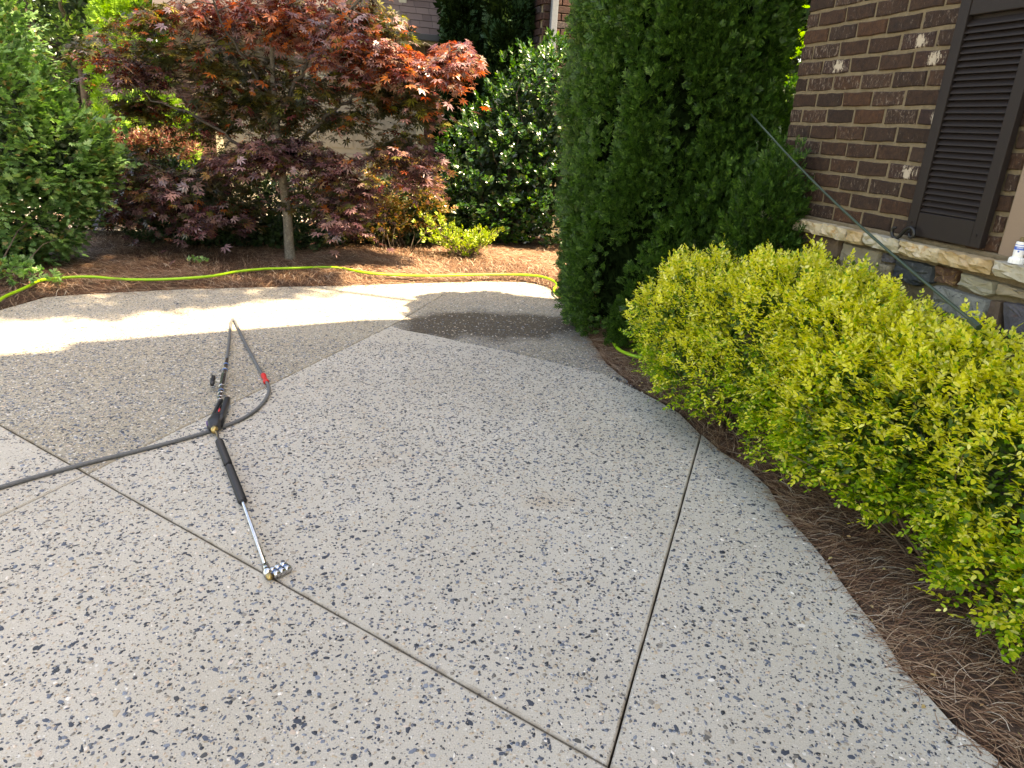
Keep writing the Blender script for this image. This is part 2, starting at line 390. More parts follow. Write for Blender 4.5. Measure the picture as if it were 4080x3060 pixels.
sp_, ss_ = [], []
for (n, x0, x1, y0, y1, a, b_) in ((24000, -2.2, 1.6, 1.15, 3.0, 0.0022, 0.0165), (36000, -3.2, 1.4, 3.0, 5.0, 0.0028, 0.0165), (17000, -5, 1.0, 5.0, 7.5, 0.0042, 0.0155)):
    p, s = stones(n, x0, x1, y0, y1, a, b_); sp_.append(p); ss_.append(s)
SP, SS = np.vstack(sp_), np.concatenate(ss_)
ang = np.linspace(0, 2 * np.pi, 7, endpoint=False)
def stone_verts(P, S):
    n = len(P); el = rng.uniform(0.38, 0.95, n); ro = rng.uniform(0, 2 * np.pi, n)
    rr = 1 + rng.uniform(-0.42, 0.34, (n, 7))
    out = []
    for lvl, (k, z) in enumerate(((1.0, -0.0015), (0.84, 0.0012))):
        u = rr * k * np.cos(ang) * S[:, None]; v = rr * k * np.sin(ang) * S[:, None] * el[:, None]
        X = P[:, :1] + u * np.cos(ro)[:, None] - v * np.sin(ro)[:, None]; Y = P[:, 1:2] + u * np.sin(ro)[:, None] + v * np.cos(ro)[:, None]
        out.append(np.stack([X, Y, np.full_like(X, z)], 2))
    cpt = np.stack([P[:, 0], P[:, 1], np.full(n, 0.0018)], 1)[:, None]
    return np.concatenate(out + [cpt], 1)
SS = SS * 1.08
ST = []
for j in range(7):
    k = (j + 1) % 7; ST += [(j, k, 7 + k), (j, 7 + k, 7 + j), (7 + j, 7 + k, 14)]
ST = np.array(ST)
app = SS / (proj(SP)[2]); order = np.argsort(-app)
big, rest = order[:300], order[300:]
V = stone_verts(SP[rest], SS[rest]); T = (ST[None] + (np.arange(len(rest)) * 15)[:, None, None]).reshape(-1, 3)
fast('pebbles', V.reshape(-1, 3), T, stm, drv, kind='stuff')
variants = []
for k in range(8):
    v = stone_verts(np.zeros((1, 3)), np.array([1.0]))[0]; v[:, 2] = np.where(v[:, 2] < 0, -0.0015, v[:, 2])
    me = bpy.data.meshes.new('stone'); me.from_pydata([tuple(q) for q in v], [], [tuple(int(i) for i in t) for t in ST]); me.materials.append(stm); variants.append(me)
for i in big:
    o = bpy.data.objects.new('stone', variants[i % 8]); o.location = SP[i]; s = SS[i]; o.scale = (s, s, 1); o.rotation_euler[2] = random.uniform(0, 6.28); link(o, drv)

# street seen through the gaps of the hedge and the neighbour's pale drive
o = pyd('street', [(-40, 8.9, -0.02), (-4.4, 8.9, -0.02), (-2.2, 11.5, -0.02), (-40, 14.0, -0.02)], [(0, 1, 2, 3)], pavem); tag(o, kind='structure')

# pine straw needles
strawm, nt, b = newmat('pine_needle')
c = ramp(nt, rnd(nt), [(0.0, (0.09, 0.035, 0.02)), (0.35, (0.18, 0.085, 0.045)), (0.7, (0.30, 0.18, 0.11)), (0.93, (0.42, 0.29, 0.20)), (1.0, (0.50, 0.43, 0.35))])
nt.links.new(c, b.inputs['Base Color']); b.inputs['Roughness'].default_value = 0.55
def needles(n, x0, x1, y0, y1, dmin, dmax, L, w, dens=None):
    x = rng.uniform(x0, x1, n); y = rng.uniform(y0, y1, n); h, d = hbed(x, y)
    k = (d > dmin) & (d < dmax) & ((x * N2[0] + y * N2[1] < 2.62) | (x * W2[0] + y * W2[1] > 3.8))
    px, py, _ = proj(np.stack([x, y, 0 * x], 1)); k &= (px > -80) & (px < 2300) & (py < 1800)
    x, y, h, d = x[k], y[k], h[k], d[k]; n = len(x)
    h = np.where(d < 0, 0.001, h)
    a = 2.3 + 1.0 * np.sin(1.9 * x + 2.3 * y) + rng.normal(0, 0.65, n); l = L * rng.uniform(0.5, 1.15, n); curv = rng.normal(0, 0.9, n)
    z0 = h + rng.uniform(0, 1, n) ** 2 * np.where(d > 0.03, 0.035, 0.004); tilt = rng.normal(0, 0.09, n) * (d > 0.03)
    S = 5; t = np.linspace(-0.5, 0.5, S); out = []
    for ti in t:
        aa = a + curv * ti; cx = x + np.cos(a) * ti * l - np.sin(a) * curv * ti * ti * l * 0.5; cy = y + np.sin(a) * ti * l + np.cos(a) * curv * ti * ti * l * 0.5
        hz = np.maximum(z0 + tilt * ti * l * 2 - 0.02 * (2 * ti) ** 2 * (d > 0.05), 0.0015); ww = w * (1.0 - 0.6 * abs(ti)) * 0.5
        out.append(np.stack([cx - np.sin(aa) * ww, cy + np.cos(aa) * ww, hz], 1)); out.append(np.stack([cx + np.sin(aa) * ww, cy - np.cos(aa) * ww, hz + 0.0006], 1))
    V = np.stack(out, 1); q = np.array([(2 * i, 2 * i + 1, 2 * i + 3, 2 * i + 2) for i in range(S - 1)])
    return V.reshape(-1, 3), (q[None] + (np.arange(n) * 2 * S)[:, None, None]).reshape(-1, 4)
parts_ = [needles(52000, 0.3, 2.6, 1.0, 6.9, 0.0, 0.75, 0.15, 0.0021), needles(2600, 0.6, 1.8, 1.0, 5.2, -0.06, 0.02, 0.10, 0.002),
          needles(88000, -6.5, 1.6, 5.2, 10.2, 0.0, 5.0, 0.17, 0.0040), needles(2500, -5.5, 1.0, 4.8, 7.6, -0.14, 0.02, 0.10, 0.0032)]
Vs, Qs, b0 = [], [], 0
for v, q in parts_: Vs.append(v); Qs.append(q + b0); b0 += len(v)
o = fast('pine_straw', np.vstack(Vs), np.vstack(Qs), strawm); tag(o, 'reddish brown pine straw mulch covering the planting beds', 'pine straw', kind='stuff')

# ================================================================== THE BRICK HOUSE ON THE RIGHT
house = root('brick_house', hp(3.756, -2.0, 0), 'dark brown brick house with steep gable, dark louvered shutter and stone base', 'house')
brk = brickmat('tumbled_brick', [(0.0, (0.032, 0.015, 0.008)), (0.35, (0.060, 0.026, 0.012)), (0.65, (0.042, 0.021, 0.012)), (0.85, (0.078, 0.032, 0.013)), (1.0, (0.046, 0.026, 0.017))], 0.65, (0.26, 0.20, 0.16))
white_smear = brickmat('tumbled_brick_whitewashed', [(0.0, (0.035, 0.016, 0.012)), (1.0, (0.06, 0.027, 0.016))], 0.5, (0.30, 0.24, 0.20))
# paint daubs on a few bricks
nt = white_smear.node_tree; bs = nt.nodes['Principled BSDF']; old = bs.inputs['Base Color'].links[0].from_socket
tc = nd(nt, 'ShaderNodeTexCoord'); ms_ = nd(nt, 'ShaderNodeMapping'); ms_.inputs['Scale'].default_value = (1, 1, 0.4); nt.links.new(wpos(nt), ms_.inputs[0]); n_ = noise(nt, 42, 7, 0.8, ms_.outputs[0], 0.3)
ln_ = nd(nt, 'ShaderNodeVectorMath', operation='LENGTH'); mp = nd(nt, 'ShaderNodeMapping', vector_type='TEXTURE'); mp.inputs['Location'].default_value = (-0.02, 0, 0); mp.inputs['Scale'].default_value = (0.06, 1, 0.045)
nt.links.new(tc.outputs['Object'], mp.inputs[0]); nt.links.new(mp.outputs[0], ln_.inputs[0])
dmsk = ramp(nt, mth(nt, 'ADD', ln_.outputs['Value'], mth(nt, 'MULTIPLY', mth(nt, 'SUBTRACT', n_, 0.5), 4.5)), [(0.42, (1, 1, 1)), (0.60, (0, 0, 0))])
nt.links.new(mix(nt, dmsk, old, (0.42, 0.35, 0.27)), bs.inputs['Base Color'])
mort = stonemat('tan_mortar', (0.15, 0.11, 0.062), (0.22, 0.165, 0.10), 40)
roofm = plain('dark_roof', (0.05, 0.045, 0.045), 0.9, nz=0.3, nscale=30)
Z0 = 1.175
# wall body: stepped steep gable prism
prof = [(4.09, 5.2), (2.0, 10.47), (1.81, 10.51), (1.25, 12.07), (0.55, 13.6), (0.0, 13.7), (-6.3, 5.2)]
wallprof = [(3.750, -0.1), (3.750, 5.7), (2.0, 10.1), (0.5, 13.2), (0.0, 13.2), (-6.0, 5.2), (-6.0, -0.1)]
VV = [hp(v, -0.003, z) for v, z in wallprof] + [hp(v, -9.0, z) for v, z in wallprof]; n = len(wallprof)
pyd('wall', VV, [tuple(range(n)), tuple(range(2 * n - 1, n - 1, -1))] + [(i, (i + 1) % n, n + (i + 1) % n, n + i) for i in range(n)], mort, house)
VV = [hp(v, 0.28, z) for v, z in prof] + [hp(v, -9.2, z) for v, z in prof] + [hp(v, 0.28, z - 0.22) for v, z in prof] + [hp(v, -9.2, z - 0.22) for v, z in prof]; n = len(prof)
Fs = []
for i in range(n - 1): Fs += [(i, i + 1, n + i + 1, n + i), (2 * n + i, 3 * n + i, 3 * n + i + 1, 2 * n + i + 1), (i, 2 * n + i, 2 * n + i + 1, i + 1), (n + i, n + i + 1, 3 * n + i + 1, 3 * n + i)]
Fs += [(0, n, 3 * n, 2 * n), (n - 1, 3 * n - 1, 4 * n - 1, 2 * n - 1)]
roof = pyd('roof', VV, Fs, roofm, house)
# bricks
def brick_mesh(L, Hh, D, jit, seed):
    r = np.random.default_rng(seed); bm = bmesh.new(); bmesh.ops.create_cube(bm, size=1.0)
    for v in bm.verts: v.co = (v.co.x * L, v.co.y * D, v.co.z * Hh)
    bmesh.ops.subdivide_edges(bm, edges=[e for e in bm.edges if abs(e.verts[0].co.x - e.verts[1].co.x) > 0.01], cuts=3, use_grid_fill=True)
    for v in bm.verts: v.co += Vector(r.uniform(-jit, jit, 3)) * (1 if v.co.y > 0 else 0)
    fr = [e for e in bm.edges if e.verts[0].co.y > 0 and e.verts[1].co.y > 0 and len([f for f in e.link_faces if f.normal.y > 0.7]) == 1]
    bm.normal_update()
    fr = [e for e in bm.edges if len(e.link_faces) == 2 and sorted([f.normal.y > 0.6 for f in e.link_faces]) == [False, True]]
    bmesh.ops.bevel(bm, geom=fr, offset=0.005, segments=1, affect='EDGES')
    me = bpy.data.meshes.new('brick'); bm.to_mesh(me); bm.free(); return me
BL, BH, CR, MOD = 0.1935, 0.0650, 0.0808, 0.2085
cache = {}
def brick_obj(L, x, z, parent, mat, k):
    key = (round(L, 3), k % 4, mat.name)
    if key not in cache:
        me = brick_mesh(L, BH, 0.05, 0.0026, k % 4 + 10); me.materials.append(mat); cache[key] = me
    o = bpy.data.objects.new('brick', cache[key]); pos = hp(x, 0.0 + random.uniform(-0.003, 0.003) - 0.02, z)
    o.location = Vector(pos - wloc(parent)); o.rotation_euler[2] = HROT + random.uniform(-0.004, 0.004); link(o, parent); return o
white_at = [onU((3060 + x * .4611) / S_, y * .4611 / S_, 2.7) for x, y in ((1410, 320), (690, 560), (1290, 510), (1330, 1035))] + [onU((3060 + 1240 * .4823) / S_, (500 + 420 * .4823) / S_, 2.7)]
cnt = 0; stuffV, stuffQ, sb = [], [], 0
for row in range(38):
    zc = Z0 + 0.036 + row * CR; off = 0.0 if row % 2 else MOD / 2
    x = 3.756; first = True
    while x > -1.2:
        L = BL if not (first and off) else BL / 2 - 0.006
        xa = x - L; first = False
        if zc + BH / 2 > Z0 + 1.48 or xa < 1.7:
            if xa > -1.2 and not (xa < 2.2 and xa > 0.9 and zc < 2.75):
                v = [hp(a, o_, z_) for z_ in (zc - BH / 2, zc + BH / 2) for a, o_ in ((xa, -0.03), (x, -0.03), (x, 0.005), (xa, 0.005))]
                stuffV += v; stuffQ += [tuple(i + sb for i in f) for f in BF]; sb += 8
        elif not (x < 2.275 and zc < 2.75):
            LL = L; xc = (x + xa) / 2
            if xa < 2.24 and zc < 2.75: LL = x - 2.245; xc = x - LL / 2
            isw = any(abs(p_ @ W2 - xc) < 0.10 and abs(p_[2] - zc) < 0.04 for p_ in white_at)
            if LL > 0.03: brick_obj(LL, xc, zc, house, white_smear if isw else brk, cnt); cnt += 1
        x = xa - (MOD - BL) - 0.0
pyd('brick_courses', stuffV, stuffQ, brk, house, kind='stuff')
# far side wall courses (facing away from the camera side)
# stone ledge
ledge_mats = [stonemat('ledge_cream', (0.42, 0.33, 0.20), (0.55, 0.46, 0.33), 12, (0.40, 0.24, 0.10)), stonemat('ledge_gray', (0.36, 0.33, 0.26), (0.50, 0.44, 0.34), 12), stonemat('ledge_ochre', (0.38, 0.24, 0.11), (0.50, 0.38, 0.23), 12)]
lb = [3.78, 3.40, 3.03, 2.915, 2.68, 2.45, 2.19, 1.93, 1.62, 1.2]
lm = [0, 0, 2, 1, 0, 2, 1, 0, 1]
def rock(v0, v1, o0, o1, z0, z1, m, name, parent, seed, rough=0.006, ns=9, nz=5):
    r = np.random.default_rng(seed); V = []; Fs = []
    vs = np.linspace(v0, v1, ns); zs = np.linspace(z0, z1, nz)
    ph = r.uniform(0, 6, 6)
    for i, v in enumerate(vs):
        for j, z in enumerate(zs):
            e = min(1.0, min(i, ns - 1 - i) * 0.8 + 0.3); o_ = o1 + rough * (r.normal() * 0.8 + math.sin(ph[0] + v * 60) * 0.5 + math.sin(ph[1] + v * 33 + z * 60) * 0.7) - 0.018 * (1 - e) - (0.014 if j == 0 else 0.0)
            V.append(hp(v + r.normal() * 0.002, o_, z + (r.normal() * 0.003 if 0 < j else 0)))
    nb = len(V)
    for v in vs:
        V.append(hp(v, o0, z0)); V.append(hp(v, o0, z1))
    for i in range(ns - 1):
        for j in range(nz - 1): a = i * nz + j; Fs.append((a, a + nz, a + nz + 1, a + 1))
        Fs.append((i * nz + nz - 1, (i + 1) * nz + nz - 1, nb + 2 * i + 3, nb + 2 * i + 1))
        Fs.append((i * nz, nb + 2 * i, nb + 2 * i + 2, (i + 1) * nz))
    Fs.append(tuple([j for j in range(nz)] + [nb + 1, nb])); Fs.append(tuple([(ns - 1) * nz + j for j in range(nz - 1, -1, -1)] + [nb + 2 * ns - 2, nb + 2 * ns - 1]))
    return pyd(name, V, Fs, m, parent)
for i in range(len(lb) - 1):
    L = abs(lb[i] - lb[i + 1])
    rock(lb[i + 1] + 0.006, lb[i] - 0.006, -0.01, 0.085 + random.uniform(-0.006, 0.006), 1.10 + random.uniform(-0.004, 0.004), 1.160 + random.uniform(-0.002, 0.002), ledge_mats[lm[i]], 'ledge_stone', house, 40 + i, 0.007, max(6, int(L / 0.022)), 5)
boxh('ledge_mortar', 1.2, 3.76, -0.01, 0.06, 1.108, 1.154, mort, house)
boxh('mortar_bed', 1.2, 3.756, -0.01, 0.018, 1.155, 1.178, mort, house, bevel=0.005)
# stone foundation
sm = {'tan': stonemat('stone_tan', (0.23, 0.18, 0.12), (0.33, 0.27, 0.19), 9), 'brown': stonemat('stone_brown', (0.085, 0.050, 0.032), (0.15, 0.095, 0.06), 9), 'black': stonemat('stone_slate', (0.018, 0.022, 0.028), (0.045, 0.05, 0.055), 9, (0.12, 0.12, 0.12)),
      'rust': stonemat('stone_rust', (0.07, 0.032, 0.018), (0.13, 0.06, 0.03), 12, (0.42, 0.26, 0.12)), 'speck': stonemat('stone_speckled', (0.20, 0.20, 0.18), (0.30, 0.29, 0.26), 30, (0.05, 0.05, 0.05)), 'purple': stonemat('stone_purple', (0.075, 0.065, 0.075), (0.12, 0.11, 0.125), 12, (0.09, 0.05, 0.04)), 'beige': stonemat('stone_beige', (0.28, 0.255, 0.19), (0.36, 0.33, 0.25), 9)}
polys = [('brown', [(150, 835), (380, 885), (385, 960), (300, 990), (150, 960)]), ('brown', [(397, 890), (630, 945), (612, 1100), (560, 1110), (450, 1050), (400, 970)]),
 ('tan', [(642, 965), (955, 1045), (938, 1260), (870, 1300), (630, 1180), (622, 1080)]), ('purple', [(975, 1055), (1080, 1080), (1068, 1138), (962, 1120)]),
 ('tan', [(958, 1138), (1056, 1152), (1040, 1255), (948, 1250)]), ('black', [(1092, 1095), (1260, 1130), (1400, 1168), (1388, 1300), (1240, 1330), (1060, 1250), (1075, 1160)]),
 ('rust', [(1417, 1150), (1605, 1205), (1565, 1330), (1402, 1290)]), ('beige', [(1625, 1218), (1905, 1292), (1888, 1395), (1830, 1412), (1590, 1312)]),
 ('tan', [(1925, 1300), (2115, 1350), (2400, 1420), (2400, 1500), (2110, 1430), (1910, 1395)]), ('speck', [(1400, 1320), (1500, 1330), (1855, 1445), (1810, 1660), (1600, 1640), (1360, 1500)]),
 ('brown', [(1878, 1440), (1962, 1450), (1948, 1720), (1815, 1690)]), ('purple', [(1975, 1455), (2115, 1480), (2400, 1550), (2400, 1800), (1960, 1760)])]
def c3p(x, y): return (3060 + x * .4823) / S_, (500 + y * .4823) / S_
for i, (mk, pl) in enumerate(polys):
    front, mid, back = [], [], []
    pts = [onU(*c3p(x, y), 2.70) for x, y in pl]; vz = np.array([[p @ W2, p[2]] for p in pts]); cc = vz.mean(0)
    # subdivide outline with small wobble
    out = []
    for k in range(len(vz)):
        a, b_ = vz[k], vz[(k + 1) % len(vz)]
        for t in (0, 0.33, 0.66): out.append(a + (b_ - a) * t + rng.normal(0, 0.0025, 2) * (t > 0))
    out = np.array(out); n = len(out)
    V = [hp(p[0], -0.015, p[1]) for p in out] + [hp(p[0], 0.008, p[1]) for p in out]
    for kk, dd_ in ((0.93, 0.026), (0.6, 0.034)):
        V += [hp(*(cc + (p - cc) * kk)[[0]], dd_ + rng.normal(0, 0.004), (cc + (p - cc) * kk)[1]) for p in out]
    V.append(hp(cc[0], 0.034, cc[1])); Fs = []
    for L in range(3):
        for k in range(n): j = (k + 1) % n; Fs.append((L * n + k, L * n + j, (L + 1) * n + j, (L + 1) * n + k))
    for k in range(n): Fs.append((3 * n + k, 3 * n + (k + 1) % n, 4 * n))
    pyd('foundation_stone', V, Fs, sm[mk], house)
zrow = 0.02
for rr_ in range(3):
    x = 3.74
    while x > 1.2:
        L = random.uniform(0.2, 0.42); zt = zrow + 0.19
        rock(x - L + 0.008, x - 0.008, -0.015, 0.025, zrow + 0.008, zt - 0.006, sm[random.choice(['tan', 'brown', 'beige', 'purple'])], 'foundation_stone', house, int(x * 1000) + rr_, 0.006, 7, 5); x -= L
    zrow += 0.195

# shutter
shm, nt, b = newmat('brown_shutter_vinyl'); P = wpos(nt)
nt.links.new(ramp(nt, noise(nt, 500, 2, vec=P), [(0.3, (0.010, 0.0055, 0.0045)), (0.7, (0.016, 0.010, 0.0085))]), b.inputs['Base Color']); b.inputs['Roughness'].default_value = 0.55; b.inputs['Specular IOR Level'].default_value = 0.3
bump(nt, b, noise(nt, 700, 3, vec=P), 0.0012)
sh = root('louvered_shutter', hp(2.49, 0.0, 1.19), 'dark brown louvered window shutter mounted on the brick wall', 'shutter')
v0, v1, zb, zt = 2.295, 2.695, 1.188, 2.75
boxh('backing', v0 + 0.01, v1 - 0.01, 0.008, 0.014, zb + 0.01, zt - 0.01, shm, sh)
boxh('stile', v1 - 0.052, v1, 0.014, 0.046, zb, zt, shm, sh, bevel=0.004, seg=2)
boxh('stile', v0, v0 + 0.052, 0.014, 0.046, zb, zt, shm, sh, bevel=0.004, seg=2)
boxh('bottom_rail', v0 + 0.0525, v1 - 0.0525, 0.014, 0.042, zb, zb + 0.105, shm, sh, bevel=0.003)
boxh('middle_rail', v0 + 0.0525, v1 - 0.0525, 0.014, 0.042, 2.085, 2.195, shm, sh, bevel=0.003)
boxh('top_rail', v0 + 0.0525, v1 - 0.0525, 0.014, 0.042, zt - 0.09, zt, shm, sh, bevel=0.003)
slat0 = None
k = 0; zc = zb + 0.105 + 0.016
while zc < zt - 0.10:
    if not (2.07 < zc < 2.21):
        a, b_ = v0 + 0.053, v1 - 0.053
        V = []
        for vv in (a, b_): V += [hp(vv, 0.016, zc + 0.013), hp(vv, 0.020, zc + 0.0165), hp(vv, 0.038, zc - 0.006), hp(vv, 0.039, zc - 0.011), hp(vv, 0.034, zc - 0.011), hp(vv, 0.016, zc + 0.007)]
        if slat0 is None:
            slat0 = pyd('slat', V, [tuple(range(6)), tuple(range(11, 5, -1))] + [(i, (i + 1) % 6, 6 + (i + 1) % 6, 6 + i) for i in range(6)], shm, sh); zs0 = zc
        else:
            s = slat0.copy(); s.location = (0, 0, zc - zs0); COL.objects.link(s)
    zc += 0.0257
for vv, zz_ in ((v1 - 0.026, zb + 0.055), (v0 + 0.03, zb + 0.05), (v1 - 0.026, 2.6)):
    v_, q_ = tube([hp(vv, 0.046, zz_), hp(vv, 0.050, zz_)], 0.006, 10); pyd('screw', v_, clean(q_), shm, sh)
# iron shutter dog
iron = plain('black_iron', (0.012, 0.012, 0.013), 0.35, metal=0.3, bmp=0.0005, nscale=300)
sdog = root('shutter_dog', hp(2.68, 0.03, 1.20), 'black iron scroll holding back the foot of the dark shutter', 'shutter holder')
pts = [c3p(x, y) for x, y in ((1060, 845), (1035, 850), (1022, 885), (1040, 925), (1075, 925), (1110, 890), (1140, 860), (1180, 845), (1205, 870), (1200, 915), (1170, 920), (1165, 890))]
sc = spline([onU(a, b_, 2.63) for a, b_ in pts], 5)
tubes('scroll', [(sc, np.interp(np.linspace(0, 1, len(sc)), [0, 0.1, 0.5, 0.9, 1], [0.0045, 0.0075, 0.0085, 0.0075, 0.0045]))], iron, sdog, 8)
cpt = onU(*c3p(1130, 870), 2.63); tubes('pin', [([cpt, cpt + N2 * 0.075], 0.005)], iron, sdog, 8)
# window at the right edge
casm = plain('taupe_casing', (0.20, 0.135, 0.095), 0.5, nz=0.06, nscale=300); whitem = plain('white_vinyl', (0.75, 0.75, 0.73), 0.4, nz=0.03)
win = root('window', hp(1.8, 0, 1.17), 'taupe framed window at the right end of the brick wall', 'window')
boxh('casing', 2.12, 2.235, -0.04, 0.012, 1.165, 2.72, casm, win, bevel=0.004)
boxh('casing', 0.95, 2.1195, -0.04, 0.012, 2.60, 2.72, casm, win, bevel=0.004)
boxh('casing', 2.055, 2.119, -0.05, -0.012, 1.165, 2.598, casm, win, bevel=0.004)
boxh('frame', 2.00, 2.054, -0.06, 0.0, 1.165, 2.595, casm, win, bevel=0.004)
gl, nt, b = newmat('window_glass'); b.inputs['Base Color'].default_value = (0.02, 0.025, 0.03, 1); b.inputs['Roughness'].default_value = 0.05
boxh('pane', 0.95, 1.999, -0.06, -0.05, 1.165, 2.59, gl, win)
boxh('sill', 1.0, 2.055, 0.0, 0.045, 1.163, 1.205, whitem, win, bevel=0.006)
# bottle
bott = root('glue_bottle', hp(2.12, 0.045, 1.1615), 'small white plastic bottle with a blue label standing cap down on the stone ledge', 'bottle')
def lathe(name, prof_, c, m, parent, sides=24, rib=0):
    V, Q = [], []
    for r_, z_ in prof_:
        for j in range(sides):
            t = 2 * math.pi * j / sides; rr = r_ * (1 + (rib * (1 if j % 2 else -1) if r_ > 0.022 else 0)); V.append(c + np.array([math.cos(t) * rr, math.sin(t) * rr, z_]))
    for i in range(len(prof_) - 1):
        for j in range(sides): k = (j + 1) % sides; Q.append((i * sides + j, i * sides + k, (i + 1) * sides + k, (i + 1) * sides + j))
    Q.append(tuple(range(sides - 1, -1, -1))); Q.append(tuple((len(prof_) - 1) * sides + j for j in range(sides)))
    return pyd(name, V, Q, m, parent, smooth=False)
bc = hp(2.12, 0.045, 1.162)
lathe('cap', [(0.0265, 0.0), (0.0265, 0.016), (0.024, 0.021), (0.018, 0.025)], bc, whitem, bott, 32, 0.03)
body = lathe('body', [(0.0175, 0.024), (0.018, 0.035), (0.0175, 0.075), (0.018, 0.080), (0.015, 0.083)], bc, whitem, bott, 24)
blm, nt, b = newmat('bottle_label'); zz1 = nd(nt, 'ShaderNodeSeparateXYZ'); nt.links.new(wpos(nt), zz1.inputs[0])
zf = mth(nt, 'MULTIPLY', mth(nt, 'SUBTRACT', zz1.outputs[2], 1.162), 10.0)
cb = ramp(nt, zf, [(0.0, (0.72, 0.72, 0.74)), (0.52, (0.03, 0.12, 0.50)), (0.645, (0.70, 0.70, 0.74)), (0.70, (0.03, 0.12, 0.50)), (0.725, (0.75, 0.75, 0.75))], 'CONSTANT')
nt.links.new(cb, b.inputs['Base Color']); b.inputs['Roughness'].default_value = 0.4
lathe('paper_label', [(0.0184, 0.036), (0.0184, 0.0745)], bc, blm, bott, 24)
lathe('nozzle', [(0.009, 0.0835), (0.0085, 0.10), (0.004, 0.101)], bc + np.array([0.0, 0, 0]), plain('amber_plastic', (0.12, 0.08, 0.03), 0.4), bott, 12)
# small round logo on the label
lp = bc + np.array([0, 0, 0.047]); dirc = -lp / np.linalg.norm([lp[0], lp[1]]); dirc[2] = 0; dirc /= np.linalg.norm(dirc)
side = np.cross(dirc, [0, 0, 1.0])
V = [lp + dirc * 0.0187 + side * (0.0035 * math.cos(t) + 0.002) + np.array([0, 0, 0.0035 * math.sin(t)]) for t in np.linspace(0, 6.28, 12, endpoint=False)]
pyd('logo', V, [tuple(range(12))], plain('label_blue', (0.05, 0.12, 0.4), 0.5), bott)
for i, wdt in enumerate((0.011, 0.012, 0.010)):
    z_ = 0.0585 + i * 0.0017
    ar = np.linspace(-0.5, 0.5, 7) * wdt * 2 / 0.0187
    ca = math.atan2(dirc[1], dirc[0]); V = []
    for a_ in ar:
        for dz in (0, 0.0007): V.append(bc + np.array([math.cos(ca + a_) * 0.0187, math.sin(ca + a_) * 0.0187, z_ + dz]))
    pyd('print_line', V, [(2 * k, 2 * k + 2, 2 * k + 3, 2 * k + 1) for k in range(6)], whitem, bott)
# green stake leaning from the evergreen down to the golden shrub
gm = plain('green_coated_rod', (0.018, 0.038, 0.022), 0.4, nz=0.2, nscale=80)
pA, pB = at(1622, 247, 4.35), at(2103, 697, 2.40)
stk = root('garden_stake', pB, 'long thin dark green stake leaning past the brick wall into the golden shrub', 'garden stake')
pl_ = np.array([pA + (pB - pA) * t + np.array([0, 0, -0.035 * math.sin(math.pi * t)]) for t in np.linspace(0, 1, 14)])
tubes('rod', [(pl_, np.linspace(0.0042, 0.0066, 14))], gm, stk, 8)
dB = (pB - pA) / np.linalg.norm(pB - pA)
pyd('tie_clip', tube([pB - dB * 0.02, pB + dB * 0.03], 0.013, 6)[0], clean(tube([pB - dB * 0.02, pB + dB * 0.03], 0.013, 6)[1]), gm, stk)

# ================================================================== NEIGHBOUR HOUSE
nb = root('neighbour_house', N2 * 1.9 + W2 * 12.5, 'neighbouring red brick house with beige garage door and brown shingle roof', 'house')
def np_(u, v, z): return N2 * u + W2 * v + np.array([0, 0, z])
def boxn(name, u0, u1, v0, v1, z0, z1, m, parent=nb, bevel=0, kind=None):
    return pyd(name, [np_(u0, v0, z0), np_(u1, v0, z0), np_(u1, v1, z0), np_(u0, v1, z0), np_(u0, v0, z1), np_(u1, v0, z1), np_(u1, v1, z1), np_(u0, v1, z1)], BF, m, parent, bevel=bevel, kind=kind)
nbr = brickmat('neighbour_brick', [(0.0, (0.07, 0.032, 0.026)), (0.5, (0.11, 0.050, 0.038)), (0.8, (0.095, 0.05, 0.042)), (1.0, (0.13, 0.06, 0.045))], 0.25)
nbt = brickmat('tower_brick', [(0.0, (0.045, 0.019, 0.014)), (0.5, (0.072, 0.028, 0.019)), (0.85, (0.05, 0.03, 0.026)), (1.0, (0.05, 0.045, 0.05))], 0.25)
nmort = plain('grey_mortar', (0.15, 0.12, 0.095), 0.9); tmort = plain('cream_mortar', (0.22, 0.17, 0.11), 0.9)
VG = 12.13
boxn('wall', -1.76, 1.88 - 3.05, VG + 0.02, VG + 5, -0.1, 2.72, nmort); boxn('wall', 1.90, 2.9, VG + 0.02, VG + 5, -0.1, 2.72, nmort); boxn('wall', -1.17, 1.90, VG + 0.14, VG + 5, 2.05, 2.72, nmort)
beige = plain('beige_paint', (0.25, 0.225, 0.185), 0.6, nz=0.05); cream = plain('cream_trim', (0.42, 0.38, 0.28), 0.55, nz=0.05)
gd = boxn('garage_door', -1.15, 1.80, VG + 0.12, VG + 0.16, -0.05, 2.05, beige)
for rr_ in range(4):
    for cc_ in range(6):
        boxn('door_panel', -1.10 + cc_ * 0.485, -1.10 + cc_ * 0.485 + 0.43, VG + 0.105, VG + 0.119, 0.06 + rr_ * 0.5, 0.46 + rr_ * 0.5, beige, gd, bevel=0.004)
boxn('door_trim', 1.80, 1.90, VG - 0.02, VG + 0.15, -0.05, 2.15, cream); boxn('door_trim', -1.25, -1.15, VG - 0.02, VG + 0.15, -0.05, 2.15, cream); boxn('door_trim', -1.149, 1.799, VG - 0.02, VG + 0.15, 2.05, 2.15, cream)
nbm = {}
def nbrick(u, v, z, L, Hh, ax, mat, key):
    k = (key, round(L, 3), random.randint(0, 2))
    if k not in nbm:
        me = brick_mesh(L, Hh, 0.05, 0.001, k[2]); me.materials.append(mat); nbm[k] = me
    o = bpy.data.objects.new('brick', nbm[k]); o.location = Vector(np_(u, v, z) - wloc(nb))
    o.rotation_euler[2] = HROT if ax == 'u' else HROT + math.pi / 2; link(o, nb)
